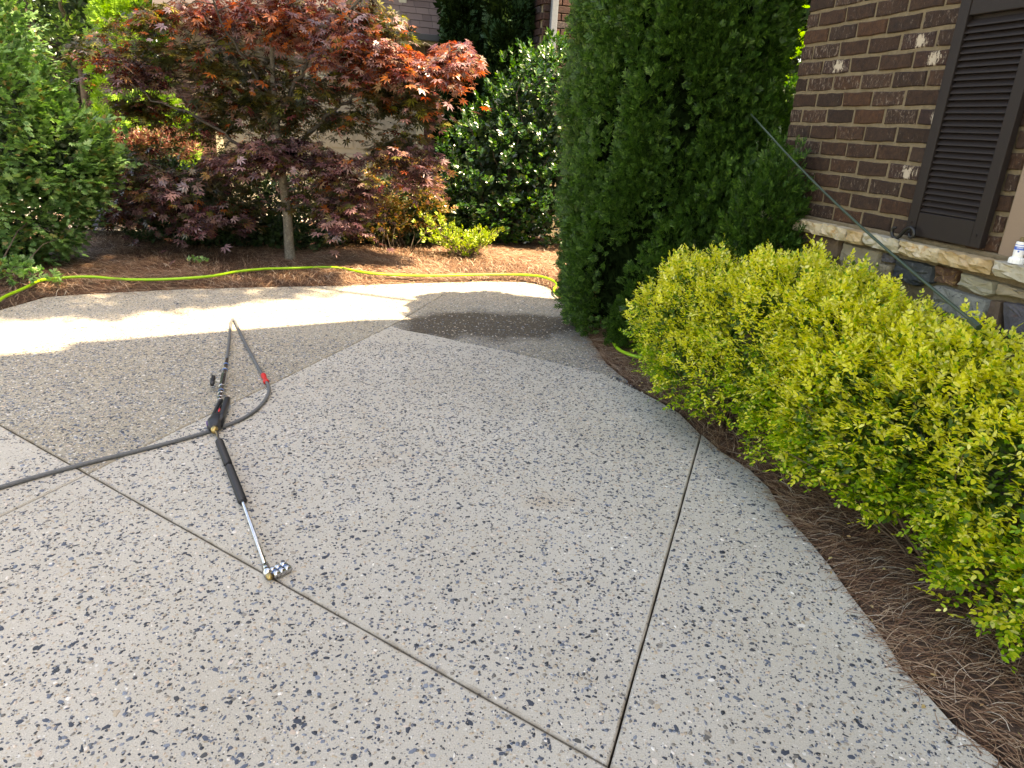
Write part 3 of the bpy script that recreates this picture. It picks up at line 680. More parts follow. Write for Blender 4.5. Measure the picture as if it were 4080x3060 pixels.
def pier(u0, u1, z0, z1):
    row = 0; z = z0
    while z < z1:
        u = u0 + (0 if row % 2 else -0.1)
        while u < u1 - 0.03:
            a, b_ = max(u, u0), min(u + 0.198, u1)
            if b_ - a > 0.03: nbrick((a + b_) / 2, VG + 0.01, z + 0.029, b_ - a, 0.058, 'v', nbr, 'g')
            u += 0.208
        z += 0.0677; row += 1
pier(1.905, 2.40, 0.1, 2.68); pier(-1.75, -1.255, 0.1, 2.1)
# roof with shingles
zE = 2.74; pitch = math.radians(48)
boxn('soffit', -1.9, 2.36, VG - 0.35, VG + 0.02, zE - 0.10, zE, cream)
VV = [np_(-1.9, VG - 0.36, zE + 0.01), np_(2.36, VG - 0.36, zE + 0.01), np_(2.36, VG - 0.36 + 4 * math.cos(pitch), zE + 4 * math.sin(pitch)), np_(-1.9, VG - 0.36 + 4 * math.cos(pitch), zE + 4 * math.sin(pitch))]
VV += [v - np.array([0, 0, 0.06]) for v in VV]
nroof = pyd('roof', VV, BF, plain('roof_underlay', (0.06, 0.05, 0.05), 0.9), nb)
shg, nt, b = newmat('brown_shingle')
nt.links.new(mix(nt, mth(nt, 'MULTIPLY', noise(nt, 90, 4, vec=wpos(nt)), 0.6), ramp(nt, rnd(nt), [(0, (0.075, 0.05, 0.045)), (0.5, (0.11, 0.078, 0.07)), (1, (0.15, 0.11, 0.10))]), (0.10, 0.07, 0.07)), b.inputs['Base Color']); b.inputs['Roughness'].default_value = 0.9
def shingle_mesh(L, Hh):
    c_, s_ = math.cos(pitch), math.sin(pitch); V = []
    for t, lift in ((0, 0.014), (Hh, 0.004)):
        for th in (0, 0.007):
            for u in (0, L): V.append(np_(u, t * c_ - (lift + th) * s_, t * s_ + (lift + th) * c_))
    me = bpy.data.meshes.new('shingle'); me.from_pydata([tuple(v) for v in V], [], [(2, 3, 7, 6), (0, 1, 3, 2), (0, 4, 5, 1), (0, 2, 6, 4), (1, 5, 7, 3), (4, 6, 7, 5)]); me.materials.append(shg); return me
smesh = [shingle_mesh(L, 0.16) for L in (0.13, 0.19, 0.24)]; Ls = (0.13, 0.19, 0.24)
for row in range(17):
    u = 0.55 + random.uniform(-0.1, 0); t = 0.135 * row
    while u < 2.30:
        k = random.randint(0, 2); o = bpy.data.objects.new('shingle', smesh[k])
        o.location = Vector(np_(u, VG - 0.36 + t * math.cos(pitch), zE + 0.012 + t * math.sin(pitch)) - wloc(nb)); link(o, nroof); o.location = o.location - nroof.location; u += Ls[k] + 0.006
gut = plain('dark_gutter', (0.035, 0.038, 0.045), 0.4)
boxn('gutter', -1.9, 2.38, VG - 0.47, VG - 0.36, zE - 0.07, zE + 0.02, gut, bevel=0.01)
tubes('downspout', [(spline([np_(2.42, VG - 0.40, 3.4), np_(2.42, VG - 0.38, 3.02), np_(2.36, VG - 0.36, 2.9), np_(2.34, VG - 0.34, 2.84)], 5), 0.045)], gut, nb, 6, smooth=False)
# dormer window above the garage
dw = boxn('dormer_wall', 0.1, 1.62, VG + 0.12, VG + 2.0, 3.0, 5.0, cream)
wt = boxn('dormer_window', 0.2, 1.50, VG + 0.08, VG + 0.119, 3.12, 4.9, plain('bluish_pane', (0.20, 0.22, 0.22), 0.2), dw)
boxn('window_trim', 1.50, 1.615, VG + 0.03, VG + 0.119, 3.0, 4.95, cream, dw, bevel=0.006)
# tower
UT, VT = 3.23, 10.31
boxn('tower_wall', UT + 0.015, UT + 3.0, VT + 0.015, VT + 5.0, -0.1, 7.5, tmort)
row = 0; z = 1.72
while z < 3.85:
    u = UT + (0 if row % 2 else -0.13); first = True
    while u < UT + 1.3:
        a, b_ = max(u, UT), u + 0.245; nbrick((a + b_) / 2, VT + 0.0, z + 0.04, b_ - a, 0.082, 'v', nbt, 't'); u += 0.258
    v = VT + 0.03 + (0.0 if row % 2 else 0.12)
    while v < VT + 1.1:
        nbrick(UT + 0.0, v + 0.1225, z + 0.04, 0.245, 0.082, 'u', nbt, 'tl'); v += 0.258
    v = VT + 3.3 + (0.0 if row % 2 else 0.12)
    while v < VT + 4.4:
        nbrick(UT + 0.0, v + 0.1225, z + 0.04, 0.245, 0.082, 'u', nbt, 'tl'); v += 0.258
    z += 0.094; row += 1
gut2 = plain('grey_downspout', (0.16, 0.175, 0.20), 0.4)
boxn('downspout', UT + 0.085, UT + 0.175, VT - 0.11, VT - 0.03, 0.0, 6.5, gut2, bevel=0.012)

# ================================================================== PLANTS
def norm(a): return a / (np.linalg.norm(a, axis=-1, keepdims=True) + 1e-9)
def frames(d, nrm):
    d = norm(d); n = nrm - d * (nrm * d).sum(-1, keepdims=True); n = norm(n); x = np.cross(d, n); return np.stack([x, d, n], -1)   # columns
class Leaf:
    def __init__(s, V, T): s.V = np.array(V, float); s.T = np.array(T)
oval = Leaf([(0, 0, 0), (-0.27, 0.35, 0.05), (0.27, 0.35, 0.05), (0, 0.4, -0.03), (-0.2, 0.75, 0.03), (0.2, 0.75, 0.03), (0, 1.0, -0.06)], [(0, 3, 1), (0, 2, 3), (1, 3, 4), (3, 2, 5), (3, 6, 4), (3, 5, 6)])
diamond = Leaf([(0, 0, 0), (-0.30, 0.5, 0.05), (0.30, 0.5, 0.05), (0, 1.0, 0)], [(0, 3, 1), (0, 2, 3)])
def star(n, spread, w, cut):
    V = [(0, 0, 0)]; T = []
    for k in range(n):
        a = (k - (n - 1) / 2) * spread; L = (1.0 - 0.11 * abs(k - (n - 1) / 2) ** 1.35)
        dx, dy = math.sin(a), math.cos(a); i = len(V)
        V += [(dx * L * cut - dy * w, dy * L * cut + dx * w, 0.015), (dx * L * cut + dy * w, dy * L * cut - dx * w, 0.015), (dx * L, dy * L, -0.10 * L)]
        T += [(0, i + 1, i), (i, i + 1, i + 2)]
    return Leaf(V, T)
jmaple = star(7, 0.66, 0.105, 0.50)
gmaple = star(5, 0.62, 0.22, 0.42)
laurel_leaf = Leaf([(0, 0, 0), (-0.2, 0.3, 0.07), (0.2, 0.3, 0.07), (0, 0.33, 0), (-0.22, 0.65, 0.06), (0.22, 0.65, 0.06), (0, 0.66, 0), (0, 1, -0.06)], [(0, 3, 1), (0, 2, 3), (1, 3, 6), (1, 6, 4), (3, 2, 5), (3, 5, 6), (4, 6, 7), (6, 5, 7)])
def spray(nb_, spread, w, seed, curl=0.12):
    r = np.random.default_rng(seed); V = []; T = []
    def strip(p, a, L, w_):
        i = len(V); d = np.array([math.sin(a), math.cos(a)]); s = np.array([d[1], -d[0]]); z = r.normal(0, curl * 0.35)
        V.append((*(p - s * w_ * 0.35), 0)); V.append((*(p + s * w_ * 0.35), 0)); m = p + d * L * 0.6
        V.append((*(m + s * w_), z)); V.append((*(m - s * w_), z)); e = p + d * L; V.append((*e, z * 2 - curl * L))
        T.extend([(i, i + 1, i + 2), (i, i + 2, i + 3), (i + 3, i + 2, i + 4)])
    strip(np.array([0., 0.]), 0, 1.0, w)
    for k in range(nb_):
        t = 0.12 + 0.75 * k / nb_; sg = -1 if k % 2 else 1
        strip(np.array([0., t]), sg * spread * (1 - 0.35 * t) + r.normal(0, 0.12), 0.62 * (1 - t * 0.55) + r.uniform(-.06, .06), w)
    return Leaf(V, T)
thuja = [spray(8, 0.95, 0.070, 3), spray(8, 1.05, 0.072, 5), spray(7, 0.85, 0.078, 8)]
cyp = spray(5, 0.5, 0.05, 11, 0.05)

def scatter(name, leaf, P, R, S, mat, parent, kind='stuff'):
    n = len(P)
    if n == 0: return None
    V = np.einsum('nij,kj->nki', R, leaf.V) * S[:, None, None] + P[:, None, :]
    T = (leaf.T[None] + (np.arange(n) * len(leaf.V))[:, None, None]).reshape(-1, 3)
    return fast(name, V.reshape(-1, 3), T, mat, parent, kind=kind)
def foliage(name, leaf, P, R, S, mat, parent, nparts=0, cell=14, part='leaf'):
    """the leaves that show largest become parts, the rest one part"""
    n = len(P); sel = np.zeros(n, bool)
    if nparts:
        px, py, zc = proj(P); ok = np.where((px > 4) & (px < 2208) & (py > 4) & (py < 1655) & (zc > 0.3))[0]
        key = (px[ok] // cell).astype(int) * 4096 + (py[ok] // cell).astype(int)
        o = np.lexsort((zc[ok], key)); ok = ok[o]; key = key[o]; first = np.r_[True, key[1:] != key[:-1]]; cand = ok[first]
        if len(cand) > nparts: sc_ = -S[cand] / zc[cand] * rng.uniform(0.75, 1.25, len(cand)); cand = cand[np.argsort(sc_)[:nparts]]
        sel[cand] = True
        me = bpy.data.meshes.new(part); me.from_pydata([tuple(v) for v in leaf.V], [], [tuple(int(i) for i in t) for t in leaf.T]); me.materials.append(mat)
        base = wloc(parent)
        for i in cand:
            o_ = bpy.data.objects.new(part, me); m = Matrix([[*(R[i][0] * S[i]), P[i][0] - base[0]], [*(R[i][1] * S[i]), P[i][1] - base[1]], [*(R[i][2] * S[i]), P[i][2] - base[2]], [0, 0, 0, 1]])
            o_.matrix_local = m; link(o_, parent); o_.matrix_local = m
    scatter(name, leaf, P[~sel], R[~sel], S[~sel], mat, parent)
def unit(n): v = rng.normal(size=(n, 3)); return norm(v)
UP = np.array([0, 0, 1.0])
def twigline(a, b, sag=0.1, n=6, wob=0.03):
    a, b = np.array(a, float), np.array(b, float); L = np.linalg.norm(b - a); t = np.linspace(0, 1, n)[:, None]
    p = a + (b - a) * t; p[:, 2] += sag * L * np.sin(np.pi * t[:, 0]); p[1:-1] += rng.normal(0, wob * L, (n - 2, 3)); return p

# ---- golden shrubs
gold_y = leafmat('golden_leaf', [(0.0, (0.48, 0.52, 0.03)), (0.3, (0.72, 0.70, 0.05)), (0.7, (0.83, 0.78, 0.09)), (1.0, (0.88, 0.85, 0.34))], 0.42, 0.40, (1.1, 1.12, 0.7), 0.5)
gold_g = leafmat('lime_leaf', [(0.0, (0.085, 0.20, 0.008)), (0.5, (0.22, 0.39, 0.015)), (1.0, (0.46, 0.56, 0.04))], 0.42, 0.35, (1.1, 1.2, 0.5), 0.4)
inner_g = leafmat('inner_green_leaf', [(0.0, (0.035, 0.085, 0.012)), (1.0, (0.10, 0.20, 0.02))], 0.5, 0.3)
twig = plain('brown_twig', (0.10, 0.065, 0.04), 0.8, nz=0.3)
def shoot_leaves(C, D, L, npair, ls, jit=0.25, bend=0.35, tilt=None):
    """leaf pairs along shoots starting at C running along D (each L long)"""
    n = len(C); D = norm(D); side = norm(np.cross(D, UP + rng.normal(0, 0.3, (n, 3)))); nr = np.cross(side, D)
    P, Rr, S = [], [], []
    for k in range(npair):
        t = (k + 0.6) / npair; base_ = C + D * (L * t)[:, None] - UP * (bend * L * t * t * 0.35)[:, None]
        for sg in (-1, 1):
            d = D * (0.55 + 0.4 * t) + side * sg * (1.0 - 0.35 * t) + rng.normal(0, jit, (n, 3)); nn = (nr + UP * 0.7 if tilt is None else tilt) + rng.normal(0, jit, (n, 3))
            P.append(base_ + rng.normal(0, 0.0015, (n, 3))); Rr.append(frames(d, nn)); S.append(ls * (0.75 + 0.35 * math.sin(math.pi * min(1, t + 0.15))) * rng.uniform(0.75, 1.2, n))
    P.append(C + D * L[:, None] - UP * (bend * L * 0.35)[:, None]); Rr.append(frames(D + rng.normal(0, .1, (n, 3)), nr + UP)); S.append(ls * rng.uniform(0.6, 0.95, n))
    return np.vstack(P), np.vstack(Rr), np.concatenate(S)
def golden(base, lobes, nshoot, ls, label, npart=300, extra=()):
    rt = root('golden_shrub', base, label, 'shrub', 'golden shrubs along the brick wall')
    Cs, Ds = [], []
    tot = sum(l[3] * l[4] for l in lobes)
    for (cx, cy, cz, ra, rc, rz) in lobes:
        n = int(nshoot * (ra * rz) / sum(l[3] * l[5] for l in lobes)); u = unit(n); u[:, 2] = np.where(u[:, 2] < -0.55, -u[:, 2], u[:, 2])
        lump = 1 + 0.15 * np.sin(5 * u[:, 0] * 2 + cx * 9) * np.cos(6 * u[:, 1] * 1.7 + cy * 5) + rng.normal(0, 0.05, n)
        loc = u * np.array([rc, ra, rz]) * lump[:, None]
        wp = np.stack([loc[:, 0] * N2[0] + loc[:, 1] * W2[0], loc[:, 0] * N2[1] + loc[:, 1] * W2[1], loc[:, 2]], 1) + np.array([cx, cy, cz])
        un = u / np.array([rc, ra, rz]); dn = norm(np.stack([un[:, 0] * N2[0] + un[:, 1] * W2[0], un[:, 0] * N2[1] + un[:, 1] * W2[1], un[:, 2]], 1))
        Cs.append(wp); Ds.append(dn)
    C, D = np.vstack(Cs), np.vstack(Ds); n = len(C)
    k = (C @ N2 < 2.60) & (C[:, 2] > 0.05)
    # drop points deep inside other lobes
    for (cx, cy, cz, ra, rc, rz) in lobes:
        q = C - np.array([cx, cy, cz]); e = ((q @ N2) / rc) ** 2 + ((q @ W2) / ra) ** 2 + (q[:, 2] / rz) ** 2; k &= e > 0.55
    C, D = C[k], D[k]; n = len(C)
    Dd = D * 0.85 + UP * 0.35 + rng.normal(0, 0.42, (n, 3)); L = rng.uniform(0.06, 0.14, n); L *= np.where(rng.random(n) < 0.05, 1.9, 1)
    start = C - norm(Dd) * (L * 0.6)[:, None]
    P, R, S = shoot_leaves(start, Dd, L, 6, ls)
    # outer growth yellow, low and inner growth green
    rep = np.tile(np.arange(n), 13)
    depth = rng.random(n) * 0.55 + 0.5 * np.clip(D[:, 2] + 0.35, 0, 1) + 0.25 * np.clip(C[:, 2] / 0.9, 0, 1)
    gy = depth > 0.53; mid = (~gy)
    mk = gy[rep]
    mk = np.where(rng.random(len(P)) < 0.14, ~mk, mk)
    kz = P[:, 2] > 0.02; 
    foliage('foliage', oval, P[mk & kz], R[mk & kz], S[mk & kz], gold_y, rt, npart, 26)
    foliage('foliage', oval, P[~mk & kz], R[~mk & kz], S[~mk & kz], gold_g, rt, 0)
    # inner leaves
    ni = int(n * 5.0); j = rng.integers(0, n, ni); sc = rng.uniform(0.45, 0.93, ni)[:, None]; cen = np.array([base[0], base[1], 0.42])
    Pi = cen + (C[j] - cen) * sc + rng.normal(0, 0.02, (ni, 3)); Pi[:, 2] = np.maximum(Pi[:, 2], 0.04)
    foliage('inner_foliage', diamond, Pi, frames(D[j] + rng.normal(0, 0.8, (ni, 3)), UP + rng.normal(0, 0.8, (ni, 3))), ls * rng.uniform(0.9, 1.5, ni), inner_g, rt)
    sp = []
    for _ in range(46):
        e = C[rng.integers(0, n)]; a = np.array([base[0], base[1], 0.0]) + rng.normal(0, 0.05, 3) * [1, 1, 0]
        p = twigline(a, a + (e - a) * 0.93, 0.06, 6, 0.03); sp.append((p, np.linspace(0.006, 0.0015, 6)))
    tubes('stems', sp, twig, rt, 5); return rt
b1 = np.array([1.28, 3.80, 0]); b2 = np.array([1.72, 2.35, 0])
golden(b1, [(1.19, 4.05, 0.48, 0.52, 0.45, 0.44), (1.42, 3.45, 0.60, 0.55, 0.42, 0.42), (1.18, 3.75, 0.34, 0.55, 0.36, 0.30), (1.50, 3.05, 0.62, 0.35, 0.36, 0.36), (1.50, 3.12, 0.42, 0.42, 0.40, 0.40)], 7200, 0.0212, 'golden yellow leafy shrub beside the dark evergreen, in front of the stone ledge')
golden(b2, [(1.72, 2.55, 0.48, 0.50, 0.40, 0.44), (1.90, 2.05, 0.50, 0.50, 0.44, 0.48), (1.58, 2.85, 0.32, 0.40, 0.28, 0.27), (1.78, 1.95, 0.28, 0.38, 0.30, 0.24), (1.58, 2.78, 0.46, 0.45, 0.42, 0.42)], 7000, 0.0240, 'golden yellow leafy shrub nearest the camera, spilling towards the pine straw edge')

# ---- big arborvitae
arbm = leafmat('arborvitae_spray', [(0.0, (0.014, 0.042, 0.008)), (0.5, (0.032, 0.088, 0.013)), (0.85, (0.060, 0.14, 0.020)), (1.0, (0.10, 0.19, 0.035))], 0.5, 0.22, (1.1, 1.3, 0.5), 0.35)
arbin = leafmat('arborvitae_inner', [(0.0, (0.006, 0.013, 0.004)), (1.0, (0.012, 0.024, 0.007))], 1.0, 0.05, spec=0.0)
bark = stonemat('bark', (0.055, 0.038, 0.028), (0.13, 0.095, 0.07), 25)
def arbor(base, hgt, rad, label, ncl, nsp, size, mat, name='arborvitae_tree', cat='tree', clumpr=(0.13, 0.26), group=None, lean=(0, 0), inner=True, leafs=None, power=0.5, lift=0.05, extra=()):
    leafs = leafs or thuja
    rt = root(name, base, label, cat, group); base = np.array(base, float)
    def rprof(t): return rad * np.clip((1 - t) ** power * (0.80 + 0.55 * np.sqrt(np.clip(t, 0, 1)) ) * np.clip(0.76 + t * 1.0, 0, 1), 0.0, rad * 1.08)
    t = rng.uniform(0.02, 0.98, ncl) ** 1.05; a = rng.uniform(0, 2 * np.pi, ncl); r = rprof(t) * (1 + rng.normal(0, 0.05, ncl) + 0.05 * np.sin(3 * a + 9 * t)) - clumpr[0] * 0.6
    CC = base + np.stack([r * np.cos(a) + lean[0] * t, r * np.sin(a) + lean[1] * t, lift + t * hgt], 1)
    if len(extra):
        CC = np.vstack([CC] + [np.array(e)[None] for e in extra]); a = np.r_[a, np.arctan2(CC[ncl:, 1] - base[1], CC[ncl:, 0] - base[0])]; ncl = len(CC)
    outw = np.stack([np.cos(a), np.sin(a), np.zeros(ncl)], 1)
    for li, lf in enumerate(leafs):
        m = nsp // len(leafs); idx = np.repeat(np.arange(ncl), m); n = len(idx); u = unit(n)
        flip = (u * outw[idx]).sum(1) < -0.2; u[flip] *= -1; cr = rng.uniform(0.85, 1.15, ncl)[idx]
        rr = rng.uniform(0.6, 1.05, n)[:, None]
        P = CC[idx] + u * np.array([clumpr[0], clumpr[0], clumpr[1]]) * rr * cr[:, None]
        d = u * 0.75 + UP * 0.65 + outw[idx] * 0.25 + rng.normal(0, 0.28, (n, 3))
        nn = np.cross(UP + rng.normal(0, 0.3, (n, 3)), outw[idx]) + rng.normal(0, 0.55, (n, 3)) + outw[idx] * 0.4
        k = P[:, 2] > 0.03
        scatter('foliage', lf, P[k], frames(d, nn)[k], (size * rng.uniform(0.65, 1.15, n))[k], mat, rt)
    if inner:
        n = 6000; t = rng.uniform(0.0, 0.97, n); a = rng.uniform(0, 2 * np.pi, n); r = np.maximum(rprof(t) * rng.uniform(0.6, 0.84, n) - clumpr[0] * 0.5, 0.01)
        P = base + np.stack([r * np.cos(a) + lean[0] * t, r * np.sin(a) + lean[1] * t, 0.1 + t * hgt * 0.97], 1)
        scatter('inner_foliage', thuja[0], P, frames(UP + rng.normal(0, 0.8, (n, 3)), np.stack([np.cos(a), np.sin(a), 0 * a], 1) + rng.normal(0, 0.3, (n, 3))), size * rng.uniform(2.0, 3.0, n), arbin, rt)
    tubes('trunk', [(twigline(base, base + np.array([lean[0], lean[1], hgt * 0.85]), 0, 7, 0.004), np.linspace(rad * 0.10, rad * 0.02, 7))], bark, rt, 8)
    return rt
arbor((1.06, 5.60, 0), 3.25, 0.80, 'large dark green arborvitae between the driveway and the brick house corner', 300, 190, 0.066, arbm, power=0.27, clumpr=(0.15, 0.28),
      extra=[at(x_, y_, Y_) for x_, y_, Y_ in ((1665, 455, 4.12), (1655, 500, 4.08), (1680, 425, 4.2), (1630, 470, 4.15), (1690, 480, 4.2), (1670, 530, 4.1), (1640, 420, 4.35), (1610, 500, 4.2), (1680, 390, 4.5), (1590, 540, 4.2), (1640, 430, 4.75), (1665, 480, 4.7), (1600, 470, 4.75), (1650, 380, 4.95), (1560, 520, 4.8), (1620, 330, 5.1), (1640, 530, 4.75), (1580, 400, 4.9), (1600, 300, 5.1), (1545, 450, 4.75), (1690, 440, 4.8), (1600, 560, 4.8), (1660, 270, 5.4), (1530, 580, 4.75), (1480, 620, 4.7), (1420, 680, 4.75), (1500, 500, 4.8), (1450, 560, 4.7), (1400, 620, 4.7))])

# ---- italian cypress columns
cypm = leafmat('cypress_spray', [(0.0, (0.02, 0.065, 0.03)), (0.5, (0.04, 0.11, 0.05)), (1.0, (0.07, 0.16, 0.07))], 0.6, 0.2)
p1 = at(1003, 300, 11.6); arbor((p1[0] - 0.08, 11.6, 0), 7.2, 0.42, 'narrow italian cypress column beside the garage wall', 150, 60, 0.13, cypm, 'cypress_tree', 'tree', (0.10, 0.30), 'cypress columns against the neighbouring house', leafs=[cyp], power=0.3)
p1 = at(1100, 100, 11.3); arbor((p1[0] + 0.0, 11.3, 0), 7.2, 0.50, 'wider italian cypress column rising behind the glossy laurel', 170, 60, 0.13, cypm, 'cypress_tree', 'tree', (0.10, 0.30), 'cypress columns against the neighbouring house', leafs=[cyp], power=0.3)

# ---- laurel
laurm = leafmat('laurel_leaf', [(0.0, (0.012, 0.045, 0.012)), (0.6, (0.025, 0.085, 0.018)), (0.9, (0.05, 0.13, 0.02)), (1.0, (0.16, 0.28, 0.03))], 0.27, 0.25, (1.6, 1.9, 0.35), 1.0)
def lobes_surface(lobes, n, lump=0.08):
    Cs, Ds = [], []; w = np.array([l[3] * l[5] for l in lobes]); w = w / w.sum()
    for (l, wi) in zip(lobes, w):
        m = int(n * wi); u = unit(m); c = np.array(l[:3]); r = np.array(l[3:])
        Cs.append(c + u * r * (1 + rng.normal(0, lump, m))[:, None]); Ds.append(norm(u / r))
    C, D = np.vstack(Cs), np.vstack(Ds); k = C[:, 2] > 0.08
    for l in lobes:
        q = (C - np.array(l[:3])) / np.array(l[3:]); k &= (q ** 2).sum(1) > 0.5
    return C[k], D[k]
lau = root('laurel_shrub', (-0.15, 9.75, 0), 'tall glossy dark green laurel shrub below the cypress columns', 'shrub')
C, D = lobes_surface([(-0.25, 9.75, 0.95, 0.85, 0.6, 0.95), (0.15, 9.7, 1.5, 0.72, 0.55, 0.98), (0.38, 9.7, 1.75, 0.62, 0.5, 0.85), (0.35, 9.7, 0.8, 0.7, 0.55, 0.8), (-0.45, 9.7, 0.55, 0.75, 0.5, 0.55)], 2000, 0.06)
n = len(C); D2 = D * 0.7 + UP * 0.8 + rng.normal(0, 0.2, (n, 3)); L = rng.uniform(0.09, 0.16, n)
P, R, S = shoot_leaves(C - norm(D2) * L[:, None] * 0.6, D2, L, 4, 0.078, 0.26, tilt=D * 0.75 + UP * 0.75)
foliage('foliage', laurel_leaf, P, R, S, laurm, lau, 300, 18)
ni = 5000; j = rng.integers(0, n, ni); cen = np.array([-0.05, 9.75, 1.0]); Pi = cen + (C[j] - cen) * rng.uniform(0.35, 0.93, ni)[:, None]
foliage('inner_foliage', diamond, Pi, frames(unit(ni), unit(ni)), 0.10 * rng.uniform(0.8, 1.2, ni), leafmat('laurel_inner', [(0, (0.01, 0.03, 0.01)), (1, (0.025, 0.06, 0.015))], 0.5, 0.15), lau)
tubes('stems', [(twigline(np.array([-0.15, 9.75, 0.0]) + rng.normal(0, 0.08, 3) * [1, 1, 0], C[rng.integers(0, n)], 0.03, 6, 0.03), np.linspace(0.018, 0.005, 6)) for _ in range(30)], bark, lau, 6)

# ---- small golden green bush
sb_ = gr(1010, 562); sbt = root('small_bush', sb_, 'small lime green azalea bush alone in the sunlit pine straw', 'bush')
azm = leafmat('azalea_leaf', [(0.0, (0.12, 0.22, 0.02)), (0.5, (0.26, 0.36, 0.035)), (1.0, (0.45, 0.50, 0.07))], 0.4, 0.35, (1.2, 1.3, 0.4), 0.5)
tips = [(905, 458), (925, 480), (945, 475), (960, 495), (905, 500), (930, 505), (960, 505), (975, 480), (985, 500), (1000, 500), (1010, 520), (1020, 495), (1035, 505), (1040, 485), (1050, 495), (1060, 500), (1080, 492), (985, 520), (1000, 540), (1030, 525), (955, 520), (1050, 515), (980, 510), (1070, 500), (1015, 508)]
sp = []; Cl = []; Dl = []
for (tx, ty) in tips * 2:
    e = at(tx + random.uniform(-4, 4), ty + random.uniform(0, 8), sb_[1] + random.uniform(-0.30, 0.22)); p = twigline(sb_, e, 0.05, 6, 0.04); sp.append((p, np.linspace(0.007, 0.002, 6)))
    for q in range(11):
        t = random.uniform(0.55, 1.0); c_ = sb_ + (e - sb_) * t + rng.normal(0, 0.028, 3); Cl.append(c_); Dl.append(norm(e - sb_) * 0.4 + UP * 0.7 + rng.normal(0, 0.3, 3))
Cl, Dl = np.array(Cl), np.array(Dl); P, R, S = shoot_leaves(Cl, Dl, np.full(len(Cl), 0.045), 2, 0.034, 0.25)
foliage('foliage', oval, P, R, S, azm, sbt, 220, 10); tubes('stems', sp, twig, sbt, 5)

# ---- japanese maple
mpl = root('japanese_maple', gr(628, 567), 'japanese maple with deep red and bronze leaves over a slim bare trunk', 'tree')
mred = leafmat('maple_leaf_red', [(0.0, (0.07, 0.016, 0.020)), (0.25, (0.13, 0.03, 0.03)), (0.38, (0.26, 0.06, 0.02)), (0.52, (0.44, 0.14, 0.03)), (0.62, (0.24, 0.13, 0.13)), (0.85, (0.36, 0.24, 0.24)), (1.0, (0.16, 0.14, 0.03))], 0.22, 0.33, (1.6, 0.85, 0.4), 1.0)
mpur = leafmat('maple_leaf_purple', [(0.0, (0.05, 0.022, 0.032)), (0.4, (0.12, 0.06, 0.07)), (0.65, (0.26, 0.16, 0.17)), (0.8, (0.34, 0.22, 0.22)), (0.9, (0.22, 0.10, 0.05)), (1.0, (0.12, 0.13, 0.03))], 0.24, 0.25, (1.5, 0.9, 0.6), 1.0)
mgrn = leafmat('maple_leaf_bronze', [(0.0, (0.018, 0.022, 0.008)), (0.5, (0.038, 0.045, 0.014)), (0.8, (0.09, 0.055, 0.02)), (1.0, (0.20, 0.20, 0.035))], 0.35, 0.35, (1.5, 1.5, 0.4), 0.5)
Yt = gr(628, 567)[1]
trunk_pts = [gr(628, 569) - [0, 0, 0.04], at(624, 520, Yt), at(620, 460, Yt), at(612, 400, Yt - 0.03), at(608, 350, Yt - 0.05), at(600, 290, Yt - 0.05), at(592, 215, Yt - 0.05), at(588, 130, Yt), at(586, 40, Yt), at(584, -90, Yt + 0.05)]
tr = spline(trunk_pts, 5); rr = np.interp(np.linspace(0, 1, len(tr)), [0, 0.05, 0.3, 0.5, 0.8, 1], [0.075, 0.056, 0.045, 0.036, 0.022, 0.010])
mbark = stonemat('maple_bark', (0.10, 0.085, 0.065), (0.22, 0.19, 0.15), 30, (0.36, 0.32, 0.25))
trk = fast('trunk', *[np.array(x) for x in (lambda vq: (vq[0], [q for q in vq[1] if len(set(q)) == 4]))(tube(tr, rr, 12))], mbark, mpl, smooth=True)
limb_t = [[(612, 395), (560, 350), (500, 300), (420, 250), (330, 215)], [(606, 340), (660, 300), (720, 240), (800, 190), (900, 150), (990, 110)], [(600, 290), (560, 200), (500, 120), (430, 50), (380, -40)], [(598, 270), (640, 180), (690, 90), (760, 20), (830, -60)],
          [(612, 400), (680, 370), (760, 350), (840, 345), (920, 365)], [(618, 455), (660, 440), (720, 450), (790, 470)], [(606, 340), (540, 330), (450, 380), (350, 420), (260, 440)], [(600, 300), (540, 240), (450, 190), (330, 150), (240, 130)], [(592, 215), (530, 130), (470, 30), (440, -80)],
          [(596, 240), (700, 170), (820, 110), (900, 95), (950, 105)], [(586, 60), (640, 0), (720, -60)]]
limbs = []; LP = []
for k, pts in enumerate(limb_t):
    ys = np.linspace(Yt - 0.04, Yt + [-0.5, -0.3, 0.2, -0.4, 0.0, -0.2, -0.4, 0.5, -0.5, 0.3, -0.3][k], len(pts)); p = spline([at(a, b_, y_) for (a, b_), y_ in zip(pts, ys)], 5); p[1:] += rng.normal(0, 0.012, (len(p) - 1, 3))
    limbs.append((p, np.linspace(0.026 if k < 4 else 0.018, 0.005, len(p)))); LP.append(p)
dbark = stonemat('maple_bark_painted_shade', (0.035, 0.028, 0.022), (0.085, 0.070, 0.055), 30)  # darker copy of the bark, crown shadow put into the branch colour
tubes('branches', limbs, dbark, mpl, 7)
LPa = np.vstack(LP + [tr[18:]])
